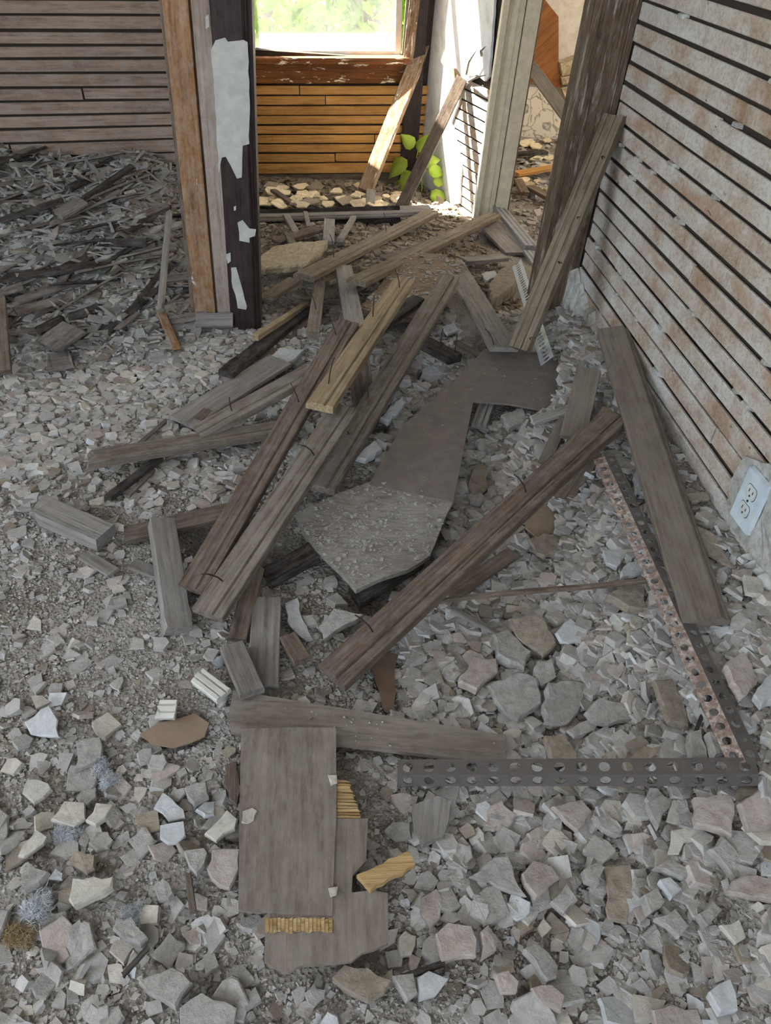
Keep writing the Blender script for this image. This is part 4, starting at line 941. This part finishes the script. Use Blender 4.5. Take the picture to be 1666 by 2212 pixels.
for i, me in enumerate(LP_M): me.materials.append(M['lath_broken' if i < 4 else 'wood_dark'])
cnt = 0
while cnt < 70:
    x = random.uniform(-1.15, -.36); y = random.uniform(2.15, 3.04)
    a = math.radians(random.gauss(38, 22)); z = float(terrain(x, y)) + random.uniform(.012, .035)
    m = Matrix.Translation((x, y, z)) @ Matrix.Rotation(a, 4, 'Z') @ Matrix.Rotation(random.uniform(-.3, .1), 4, 'Y') @ Matrix.Rotation(random.uniform(-.6, .6), 4, 'X')
    li = random.randrange(4); o = link('broken_lath', LP_M[li + (0 if cnt % 3 else 4)], None, None, m)
    where = ('near the top of the left heap' if y > 2.8 else 'halfway up the left heap' if y > 2.45 else 'at the foot of the left heap') + (' by the left edge' if x < -.85 else ' in the middle' if x < -.6 else ' near the post')
    setp(o, '%s %s lath splinter %s' % (('very short', 'short', 'long', 'very long')[li], 'grey' if cnt % 3 else 'dark', where), 'lath', G_L); cnt += 1

# ------------------------------------------------------------------ cream flakes at the back of the alcove, and the next room's floor
cnt = 0; rr = random.Random(5)
FLK = []
while cnt < 46:
    px = rr.uniform(560, 870); py = rr.uniform(396, 445); s = rr.uniform(9, 26)
    poly = []
    for k in range(6):
        an = k * math.pi / 3 + rr.uniform(-.3, .3); q = s * rr.uniform(.7, 1.2); poly.append((px + q * math.cos(an), py + q * .45 * math.sin(an)))
    slab('plaster_flake', poly, rr.uniform(.01, .06), .008, M['flake_cream' if cnt % 4 else 'plaster_tan'], '%s %s flake under the window laths, %s' % ('large' if s > 19 else 'small' if s < 14 else 'mid-sized', 'cream' if cnt % 4 else 'tan', 'far left' if px < 640 else 'left of centre' if px < 715 else 'right of centre' if px < 790 else 'by the leaning studs'), 'plaster', 'cream flakes under the window', tilt=(rr.uniform(-.5, .5), rr.uniform(-.2, .6)), jag=.006, sub=.04, rough=.002, seed=cnt, mask=False); cnt += 1
plank('wood_stub', PZ(800, 445, .10), PZ(802, 408, .14), .045, .02, M['wood_grey'], 'short grey wood stub at the foot of the left leaning stud', 'wood', seed=220, n=(0, -1, .6), rag=(0, .02))
plank('broken_board', PZ(590, 408, .12), PZ(645, 445, .12), .03, .015, M['wood_brown'], 'short brown stick among the cream flakes under the window', 'stick', seed=221)
for k, (a, b, w, mt, lab) in enumerate((((1115, 372), (1205, 358), .06, 'lath_window', 'pale long board on the floor of the next room'), ((1145, 400), (1200, 430), .06, 'wood_brown', 'brown board angled on the floor of the next room'), ((1110, 330), (1180, 325), .05, 'wood_dark', 'dark board far back on the floor of the next room'), ((1120, 385), (1135, 415), .05, 'wood_brown', 'small brown offcut just inside the next room'))):
    plank('floor_board_piece', P(*a, .05), P(*b, .05), w, .018, M[mt], lab, 'board', 'boards in the next room', seed=230 + k)
cnt = 0
while cnt < 30:
    px = rr.uniform(1100, 1235); py = rr.uniform(280, 440); s = rr.uniform(8, 22); poly = []
    for k in range(6):
        an = k * math.pi / 3 + rr.uniform(-.3, .3); q = s * rr.uniform(.7, 1.2); poly.append((px + q * math.cos(an), py + q * .4 * math.sin(an)))
    slab('plaster_flake', poly, rr.uniform(.005, .03), .01, M['flake_cream' if cnt % 3 else 'plaster_sandy'], '%s %s flake %s' % ('large' if s > 16 else 'small', 'cream' if cnt % 3 else 'sandy', 'deep in the next room' if py < 330 else 'midway into the next room' if py < 385 else 'just inside the next room'), 'plaster', 'flakes in the next room', tilt=(rr.uniform(-.2, .2), rr.uniform(-.1, .3)), jag=.008, sub=.05, rough=.002, seed=cnt + 100, mask=False); cnt += 1

# thin laths and scraps in the doorway hollow
for k, (a, b, w, mt, lab) in enumerate((((640, 500), (618, 462), .03, 'wood_grey', 'leftmost thin lath end below the threshold board'), ((668, 488), (660, 456), .018, 'wood_grey', 'second thin lath end below the threshold board'), ((710, 520), (712, 472), .045, 'wood_grey', 'pale grey short lath left of the upper doorway plank'), ((595, 520), (690, 490), .05, 'wood_brown', 'brown broken board left of the pale short lath'), ((735, 515), (765, 465), .025, 'wood_grey', 'slanted thin lath under the upper doorway plank'), ((640, 540), (620, 500), .03, 'wood_brown', 'short brown lath on the sandy slab'), ((1000, 560), (1095, 552), .05, 'wood_grey', 'grey plank end by the foot of the door casing'), ((840, 560), (950, 520), .07, 'wood_brown', 'brown board under the lower right doorway plank'), ((575, 640), (640, 600), .05, 'panel_sandy', 'sandy block in the hollow beside the post'))):
    plank('broken_board', P(*a, .045), P(*b, .055), w, .014, M[mt], lab, 'board', 'scraps in the doorway', rag=(.01, .012), seed=240 + k)

# ------------------------------------------------------------------ the vine growing in the alcove
VI = setp(empty('vine_plant', PZ(905, 440, .12)), 'young yellow green vine sprouting in the sunlit alcove corner', 'plant')
def vpt(px, py, d): return PPL(px, py, SA + snorm * d, snorm)
stem = [vpt(908, 436, .06), vpt(912, 405, .07), vpt(910, 380, .07), vpt(925, 366, .06), vpt(900, 340, .08), vpt(905, 318, .08)]
link('stem', tube_mesh('stem', stem, [.004, .004, .003, .003, .003, .002], 6), M['leaf_young'], VI, Matrix.Identity(4))
def leaf(c, dirv, nrm, L):
    x = Vector(dirv).normalized(); z = Vector(nrm).normalized(); y = z.cross(x).normalized(); z = x.cross(y)
    pr = [(0, 0), (.12, .28), (.35, .40), (.65, .30), (.88, .12), (1.05, 0)]
    v = []; f = []
    for (u, w) in pr: v += [c + x * u * L + z * (-.25 * u * u * L), c + x * u * L + y * w * L + z * (.12 * w * L - .25 * u * u * L), c + x * u * L - y * w * L + z * (.12 * w * L - .25 * u * u * L)]
    for i in range(5):
        a = i * 3; b = a + 3; f += [(a, b, b + 1, a + 1), (b, a, a + 2, b + 2)]
    o = link('leaf', mesh('leaf', v, f, True), M['leaf_young'], VI, Matrix.Identity(4)); so = o.modifiers.new('s', 'SOLIDIFY'); so.thickness = .0006
for (px, py, d, dx, dz, L) in ((880, 345, .10, -.8, -.6, .13), (905, 330, .10, .3, .9, .10), (890, 370, .12, -.6, -.9, .12), (925, 366, .08, .9, -.1, .09), (905, 420, .10, -.7, -.3, .10), (928, 425, .08, .7, .1, .10), (910, 352, .10, .8, .3, .10), (870, 388, .12, -.3, -1, .10), (895, 318, .09, -.6, .5, .09), (935, 392, .05, .9, .2, .08)):
    leaf(vpt(px, py, d), Vector((dx, -.1, dz)), Vector((-.5, -.7, .5)) + Vector((random.uniform(-.3, .3), 0, random.uniform(-.2, .3))), L)

# ------------------------------------------------------------------ rubble bed and loose rubble
def grid(name, x0, x1, y0, y1, step, mat):
    nx = int((x1 - x0) / step) + 1; ny = int((y1 - y0) / step) + 1
    X, Y = np.meshgrid(np.linspace(x0, x1, nx), np.linspace(y0, y1, ny))
    Z = terrain(X, Y) + rng.normal(0, .0018, X.shape)
    for poly, zt in MASKS:                 # the bed is pressed flat where a sheet lies on it
        b = np.array(poly); sel = (X > b[:, 0].min()) & (X < b[:, 0].max()) & (Y > b[:, 1].min()) & (Y < b[:, 1].max())
        if sel.any():
            idx = np.where(sel); ins = in_poly(X[idx], Y[idx], poly); k = (idx[0][ins], idx[1][ins]); Z[k] = np.minimum(Z[k], zt - .02)
    v = np.stack([X, Y, Z], -1).reshape(-1, 3)
    i = np.arange((ny - 1) * nx).reshape(ny - 1, nx)[:, :-1].ravel()
    fc = np.stack([i, i + 1, i + nx + 1, i + nx], 1)
    me = bpy.data.meshes.new(name); me.from_pydata(v.tolist(), [], fc.tolist()); me.polygons.foreach_set('use_smooth', [True] * len(me.polygons))
    return link(name, me, M[mat])
setp(grid('rubble_bed', -2.9, XR + .015, -1.0, 4.40, .0125, 'rubble_bed'), 'grey bed of plaster dust and grit covering the floor', 'rubble', kind='stuff')
setp(grid('rubble_bed', XR + .016, 3.1, 2.42, 5.58, .03, 'rubble_bed'), 'bed of plaster dust and grit on the floor of the next room', 'rubble', kind='stuff')

def shard_proto(r, elong=1.0, thick=.24, n=None):
    """Irregular broken-plaster shard of radius about 1: flat top, chipped rim, slightly smaller base."""
    n = n or r.integers(4, 8); an = np.linspace(0, 2 * np.pi, n, endpoint=False) + r.uniform(-.38, .38, n)
    rad = r.uniform(.6, 1.2, n); x = np.cos(an) * rad * elong; y = np.sin(an) * rad / math.sqrt(elong)
    th = thick * r.uniform(.7, 1.4)
    k = r.uniform(.86, 1.0, n)
    top = np.stack([x * k, y * k, th * .5 + .10 * (x * r.uniform(-1, 1) + y * r.uniform(-1, 1))], 1)
    bot = np.stack([x * r.uniform(.9, 1.08, n), y * r.uniform(.9, 1.08, n), np.full(n, -th * .5)], 1)
    v = np.vstack([top, bot]); t = []
    for i in range(1, n - 1): t += [(0, i, i + 1)]
    for i in range(n):
        j = (i + 1) % n; t += [(i, n + i, n + j), (i, n + j, j)]
    return v, np.array(t)
def rot_mats(n, tiltmax, r, zmean=None, zsd=None):
    az = r.uniform(0, 2 * np.pi, n) if zmean is None else r.normal(zmean, zsd, n)
    ta = r.uniform(0, 2 * np.pi, n); tl_ = np.abs(r.normal(0, tiltmax, n))
    ca, sa = np.cos(az), np.sin(az); z0_ = np.zeros(n); o1 = np.ones(n)
    A = np.stack([np.stack([ca, -sa, z0_], -1), np.stack([sa, ca, z0_], -1), np.stack([z0_, z0_, o1], -1)], 1)
    kx, ky = np.cos(ta), np.sin(ta); c, s = np.cos(tl_), np.sin(tl_)
    B = np.stack([np.stack([c + kx * kx * (1 - c), kx * ky * (1 - c), ky * s], -1), np.stack([kx * ky * (1 - c), c + ky * ky * (1 - c), -kx * s], -1), np.stack([-ky * s, kx * s, c], -1)], 1)
    return B @ A
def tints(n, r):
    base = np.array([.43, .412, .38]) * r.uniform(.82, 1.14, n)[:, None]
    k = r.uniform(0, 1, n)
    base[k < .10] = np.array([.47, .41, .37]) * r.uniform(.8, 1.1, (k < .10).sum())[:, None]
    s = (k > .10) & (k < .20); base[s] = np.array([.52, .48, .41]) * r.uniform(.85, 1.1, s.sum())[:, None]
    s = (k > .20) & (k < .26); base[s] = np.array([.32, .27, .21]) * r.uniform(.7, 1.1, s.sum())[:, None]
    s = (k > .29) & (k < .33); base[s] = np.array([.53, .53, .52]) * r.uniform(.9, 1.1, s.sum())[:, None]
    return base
def free(xy, z=None):
    ok = np.ones(len(xy), bool)
    for poly, zt in MASKS:
        b = np.array(poly); s = (xy[:, 0] > b[:, 0].min()) & (xy[:, 0] < b[:, 0].max()) & (xy[:, 1] > b[:, 1].min()) & (xy[:, 1] < b[:, 1].max())
        if s.any():
            i = np.where(s)[0]; ok[i[in_poly(xy[i, 0], xy[i, 1], poly)]] = False
    return ok
def scatter(name, groups, label, mat='rubble'):
    r = np.random.default_rng(len(label)); VV = []; TT = []; CC = []; base = 0
    for (xy, size, tilt, protos, sink, zdir, tfac) in groups:
        pick = r.integers(0, len(protos), len(xy))
        for q, (pv, pt) in enumerate(protos):
            s = np.where(pick == q)[0]
            if not len(s): continue
            R = rot_mats(len(s), tilt, r, *(zdir or (None, None)))
            v = np.einsum('nij,kj->nki', R, pv) * size[s][:, None, None]
            z = terrain(xy[s, 0], xy[s, 1]) + size[s] * sink * r.uniform(.2, 1.3, len(s))
            v += np.stack([xy[s, 0], xy[s, 1], z], -1)[:, None, :]
            k = len(pv); VV.append(v.reshape(-1, 3)); TT.append((pt[None] + (base + np.arange(len(s)) * k)[:, None, None]).reshape(-1, 3))
            CC.append(np.repeat(tints(len(s), r) * tfac, k, 0)); base += len(s) * k
    V = np.vstack(VV).astype(np.float32); T = np.vstack(TT).astype(np.int32); Cc = np.vstack(CC).astype(np.float32)
    me = bpy.data.meshes.new(name); me.vertices.add(len(V)); me.vertices.foreach_set('co', V.ravel())
    me.loops.add(T.size); me.loops.foreach_set('vertex_index', T.ravel()); me.polygons.add(len(T))
    me.polygons.foreach_set('loop_start', np.arange(0, T.size, 3, dtype=np.int32)); me.polygons.foreach_set('loop_total', np.full(len(T), 3, np.int32)); me.update(calc_edges=True); me.shade_flat()
    at = me.attributes.new('tint', 'FLOAT_COLOR', 'POINT'); at.data.foreach_set('color', np.hstack([Cc, np.ones((len(Cc), 1), np.float32)]).ravel())
    o = link(name, me, M[mat]); setp(o, label, 'rubble', kind='stuff'); return o
PR = [shard_proto(rng) for _ in range(16)] + [shard_proto(rng, thick=.7) for _ in range(6)]
PE = [shard_proto(rng, elong=2.2, thick=.22, n=6) for _ in range(8)]
def tiny(r):
    v = r.normal(size=(6, 3)); v = np.array([[1, 0, 0], [-1, 0, 0], [0, 1, 0], [0, -1, 0], [0, 0, .7], [0, 0, -.7]]) * r.uniform(.6, 1.2, (6, 1))
    return v, np.array([(0, 2, 4), (2, 1, 4), (1, 3, 4), (3, 0, 4), (2, 0, 5), (1, 2, 5), (3, 1, 5), (0, 3, 5)])
PT = [tiny(rng) for _ in range(8)]
def pts_in(n, x0, x1, y0, y1, dens=None):
    xy = np.stack([rng.uniform(x0, x1, n), rng.uniform(y0, y1, n)], -1)
    if dens is not None: xy = xy[rng.uniform(0, 1, n) < dens(xy[:, 0], xy[:, 1])]
    return xy[free(xy)]
def powsize(n, a, b, k): 
    u = rng.uniform(0, 1, n); return (a ** (1 - k) + u * (b ** (1 - k) - a ** (1 - k))) ** (1 / (1 - k))
coarse = lambda x, y: np.clip(.16 + .9 * sst(.0, .45, x) + .9 * sst(1.35, 1.75, y) + .45 * fbm(x * 1.7, y * 1.7, 2), .12, 1)
g = []
a_ = pts_in(24000, -1.5, XR - .01, .15, 2.5, coarse); g.append((a_, powsize(len(a_), .007, .028, 2.9), .20, PR, .10, None, 1.0))
a_ = pts_in(40000, -1.5, XR - .01, .15, 2.5); g.append((a_, powsize(len(a_), .003, .008, 2.2), .30, PR[:10], .15, None, 1.0))
a_ = pts_in(80000, -1.1, XR - .01, .2, 1.6); g.append((a_, powsize(len(a_), .0012, .0035, 1.8), .5, PT, .35, None, .95))
a_ = pts_in(2600, .2, XR - .03, .45, 2.2); g.append((a_, powsize(len(a_), .014, .028, 2.2), .28, PR, .28, None, 1.0))
a_ = pts_in(1300, -1.3, -.15, 1.4, 2.3); g.append((a_, powsize(len(a_), .013, .024, 2.4), .25, PR, .25, None, 1.0))
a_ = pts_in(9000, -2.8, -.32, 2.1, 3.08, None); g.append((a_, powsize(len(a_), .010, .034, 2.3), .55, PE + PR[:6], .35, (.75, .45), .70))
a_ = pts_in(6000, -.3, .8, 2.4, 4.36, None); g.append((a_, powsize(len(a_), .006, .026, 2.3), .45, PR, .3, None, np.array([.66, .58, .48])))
a_ = pts_in(5000, -2.8, XR - .01, -1.0, 2.4, None); g.append((a_, powsize(len(a_), .010, .022, 2.3), .4, PR, .3, None, 1.0))
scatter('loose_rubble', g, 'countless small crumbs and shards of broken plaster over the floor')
a_ = pts_in(2500, XR + .16, 2.6, 2.5, 5.5, None)
scatter('loose_rubble', [(a_, powsize(len(a_), .010, .04, 2.2), .4, PR, .3, None, 1.0)], 'small crumbs of plaster covering the next room floor')

# individual mid-sized plaster pieces
def chip_proto(r, rad, thick):
    """Flat broken plaster piece with a chipped rim, at its real size."""
    n = r.integers(7, 11); an = np.linspace(0, 2 * np.pi, n, endpoint=False) + r.uniform(-.3, .3, n)
    k = r.uniform(.62, 1.15, n) * rad; x = np.cos(an) * k * r.uniform(.9, 1.35); y = np.sin(an) * k
    rings = [(.88, -thick), (1.0, -thick * .7), (1.0, -thick * .18), (.93, 0.0)]
    v = []; t = []
    for sc, z in rings:
        q = sc * r.uniform(.965, 1.03, n)
        for a in range(n): v.append((x[a] * q[a], y[a] * q[a], z + thick * .05 * r.uniform(-1, 1)))
    for g_ in range(3):
        for a in range(n):
            b = (a + 1) % n; t.append((g_ * n + a, g_ * n + b, (g_ + 1) * n + b, (g_ + 1) * n + a))
    t.append(tuple(range(3 * n, 4 * n))); t.append(tuple(reversed(range(n))))
    return mesh('plaster_piece', v, t)
KIND = [('plaster_grey', 'grey', 10), ('plaster_pink', 'pinkish', 1), ('plaster_cream', 'cream', 1), ('plaster_white', 'whitish', 1), ('plaster_tan', 'tan', 1)]
PV = {}
for mt, _, _ in KIND:
    PV[mt] = []
    for q in range(12):
        rd = rng.uniform(.014, .028); me = chip_proto(rng, rd, rng.uniform(.006, .013)); me['rad'] = rd; me.materials.append(M[mt]); PV[mt].append(me)
MARKS = []
for px, py, ph in ((1600, 1250, 'below the outlet'), (1560, 1400, 'right of the rusty strip'), (1420, 1350, 'left of the rusty strip middle'), (1350, 1120, 'beside the rusty strip top'), (1200, 1230, 'just above the thin crooked stick'), (1200, 1320, 'just below the thin crooked stick'),
                   (1040, 1240, 'beside the middle of the longest plank'), (880, 1450, 'near the lower end of the longest plank'), (1100, 1010, 'right of the boomerang sheet'), (1250, 860, 'beside the short painted board'), (1210, 700, 'by the foot of the corner post'), (1380, 950, 'left of the long painted board'), (1500, 1180, 'right of the long painted board'),
                   (1140, 1560, 'above the dark angle iron, left half'), (1400, 1590, 'above the dark angle iron, right half'), (1050, 1720, 'below the dark angle iron, left half'), (1400, 1740, 'below the dark angle iron, right half'), (1600, 1860, 'near the right edge under the angle iron'),
                   (900, 1900, 'beside the yellow veneer block'), (1100, 1990, 'near the big pink squarish chunk'), (900, 2060, 'right of the plywood bottom corner'), (1280, 2100, 'at the bottom edge right of centre'), (1450, 2080, 'in the bottom right corner area'), (1330, 1930, 'around the tall tan sheet'),
                   (100, 1700, 'near the left edge beside the fluffy tufts'), (280, 1760, 'between tufts and plywood'), (450, 1720, 'close left of the plywood sheet'), (100, 1900, 'around the white fluffy tuft'), (300, 1900, 'around the cream wedge'), (450, 1980, 'left of the lower plywood'), (200, 2120, 'in the bottom left corner area'), (550, 2150, 'at the bottom edge below the plywood'), (380, 1520, 'near the moulding fragments'), (150, 1480, 'on the dusty left ground'),
                   (60, 1000, 'at the left edge beyond the grey block'), (60, 850, 'at the left edge below the heap'), (200, 880, 'above the plank reaching furthest left'), (340, 850, 'left of the wide grey board'), (280, 770, 'below the orange stick'), (440, 770, 'at the foot of the peeling post'), (420, 1040, 'under the plank reaching furthest left'), (160, 1030, 'above the thick grey block')):
    q = P(px, py, .01); MARKS.append((q.x, q.y, ph))
BAG = [k for k in KIND for _ in range(k[2])]
zones = [('right', 110, (.22, .82, .45, 1.9), 'between the longest plank and the right wall', 'by the right wall'),
         ('front', 45, (.0, .62, .28, .62), 'in the bottom right foreground', 'in the right foreground'),
         ('left', 40, (-.5, -.02, .36, .75), 'in the bottom left foreground', 'in the left foreground'),
         ('mid', 62, (-1.0, -.15, 1.5, 2.25), 'left of the plank heap', 'left of the heap')]
for (zn, n, (x0, x1, y0, y1), lab, grp) in zones:
    k = 0; tries = 0
    while k < n and tries < 6000:
        tries += 1
        x, y = random.uniform(x0, x1), random.uniform(y0, y1)
        if not free(np.array([[x, y]]))[0]: continue
        mt, cn, _ = random.choice(BAG); me = random.choice(PV[mt])
        m = Matrix.Translation((x, y, float(terrain(x, y)) + .011)) @ Matrix.Rotation(random.gauss(0, .22), 4, 'X') @ Matrix.Rotation(random.gauss(0, .22), 4, 'Y') @ Matrix.Rotation(random.uniform(0, 6.3), 4, 'Z')
        o = link('plaster_piece', me, None, None, m); ph = min(MARKS, key=lambda q: (q[0] - x) ** 2 + (q[1] - y) ** 2)[2]
        sz = 'small' if me['rad'] < .0185 else ('medium' if me['rad'] < .0235 else 'larger')
        setp(o, '%s loose %s plaster piece %s' % (sz, cn, ph), 'plaster', 'loose plaster pieces ' + ph); k += 1

# crumbs lying on the sheets
def crumbs(name, poly_px, off, tilt, n, smin, smax, label, cat='crumbs'):
    cx = sum(p[0] for p in poly_px) / len(poly_px); cy_ = sum(p[1] for p in poly_px) / len(poly_px)
    c = P(cx, cy_, off); nr = Vector((-tilt[0], -tilt[1], 1)).normalized()
    W = [PPL(x, y, c, nr) for x, y in poly_px]; b = np.array([(p.x, p.y) for p in W])
    xy = np.stack([rng.uniform(b[:, 0].min(), b[:, 0].max(), n), rng.uniform(b[:, 1].min(), b[:, 1].max(), n)], -1)
    xy = xy[in_poly(xy[:, 0], xy[:, 1], [tuple(q) for q in b])]
    keep = rng.uniform(0, 1, len(xy)) < np.clip(.55 + .8 * fbm(xy[:, 0] * 6, xy[:, 1] * 6, 4), .05, 1); xy = xy[keep]
    sz = powsize(len(xy), smin, smax, 2.4); VV = []; TT = []; CC = []; base = 0; pick = rng.integers(0, 8, len(xy))
    for q in range(8):
        s_ = np.where(pick == q)[0]
        if not len(s_): continue
        pv, pt = PR[q] if smax > .006 else PT[q]
        v = np.einsum('nij,kj->nki', rot_mats(len(s_), .25, rng), pv) * sz[s_][:, None, None]
        z = c.z - (nr.x * (xy[s_, 0] - c.x) + nr.y * (xy[s_, 1] - c.y)) / nr.z + sz[s_] * .25
        v += np.stack([xy[s_, 0], xy[s_, 1], z], -1)[:, None, :]
        VV.append(v.reshape(-1, 3)); TT.append((pt[None] + (base + np.arange(len(s_)) * len(pv))[:, None, None]).reshape(-1, 3)); base += len(s_) * len(pv)
        CC.append(np.repeat(.4 * tints(len(s_), rng) + .6 * np.array([.36, .345, .32]), len(pv), 0))
    me = mesh(name, np.vstack(VV).tolist(), np.vstack(TT).tolist()); Cc = np.vstack(CC)
    at = me.attributes.new('tint', 'FLOAT_COLOR', 'POINT'); at.data.foreach_set('color', np.hstack([Cc, np.ones((len(Cc), 1))]).astype(np.float32).ravel())
    setp(link(name, me, M['rubble']), label, cat, kind='stuff')
crumbs('crumbs', DUSTY, .055, (0, .06), 2600, .0015, .007, 'grey crumbs strewn over the dusty panel')
crumbs('crumbs', SANDY, .06, (0, .08), 1500, .003, .010, 'brown crumbs strewn over the sandy board')
crumbs('crumbs', [(530, 1590), (720, 1590), (725, 1800), (760, 1860), (750, 1950), (530, 1950)], .047, (0, .04), 260, .0010, .0030, 'few tiny crumbs lying on the plywood sheet')
crumbs('crumbs', [(520, 1510), (1080, 1600), (1080, 1635), (730, 1600), (520, 1565)], .031, (0, .03), 320, .0010, .0032, 'few tiny crumbs lying on the long plywood strip')
crumbs('crumbs', [(820, 1030), (890, 930), (1050, 770), (1190, 790), (1170, 870), (1010, 860), (970, 1060)], .086, (0, .05), 350, .0010, .0030, 'few tiny crumbs lying on the boomerang sheet')

# small wood scraps in the foreground rubble
slab('wood_chunk', [(893, 1740), (945, 1718), (975, 1730), (968, 1775), (960, 1805), (915, 1822), (895, 1790)], .022, .014, M['wood_grey'], 'weathered grey wood chunk right of the plywood sheet', 'wood', jag=.003, sub=.012, along=(.2, 1, 0), seed=61, mask=False)
slab('wood_chunk', [(488, 1652), (512, 1645), (517, 1690), (513, 1737), (497, 1722), (484, 1690)], .022, .012, M['wood_brown'], 'splintered brown wood end at the left plywood edge', 'wood', jag=.003, sub=.012, along=(0, 1, 0), seed=62, mask=False)
for k, (a, b, w, mt, lab) in enumerate((((262, 2108), (322, 2042), .007, 'wood_dark', 'thin dark splinter at the bottom left'), ((868, 2110), (962, 2078), .008, 'wood_dark', 'thin dark splinter below the plywood corner'), ((975, 1312), (1078, 1368), .014, 'wood_grey', 'pale narrow batten below the thin crooked stick'), ((405, 1880), (418, 1975), .010, 'wood_brown', 'small upright brown strip left of the plywood'), ((1500, 1590), (1535, 1500), .006, 'wood_dark', 'thin twig above the meeting of the angle irons'), ((290, 965), (360, 905), .012, 'lath_broken', 'small lath sliver above the plank reaching furthest left'), ((275, 1070), (330, 1015), .012, 'lath_broken', 'pale sliver beside the thin dark batten'), ((180, 1195), (245, 1235), .03, 'wood_grey', 'bluish board corner below the thick grey block'), ((285, 1215), (350, 1240), .03, 'wood_grey', 'bluish board corner left of the short grey board'))):
    plank('wood_splinter', P(*a, .022), P(*b, .022), w, .007, M[mt], lab, 'splinter', 'splinters in the rubble', rag=(.006, .006), seed=400 + k)
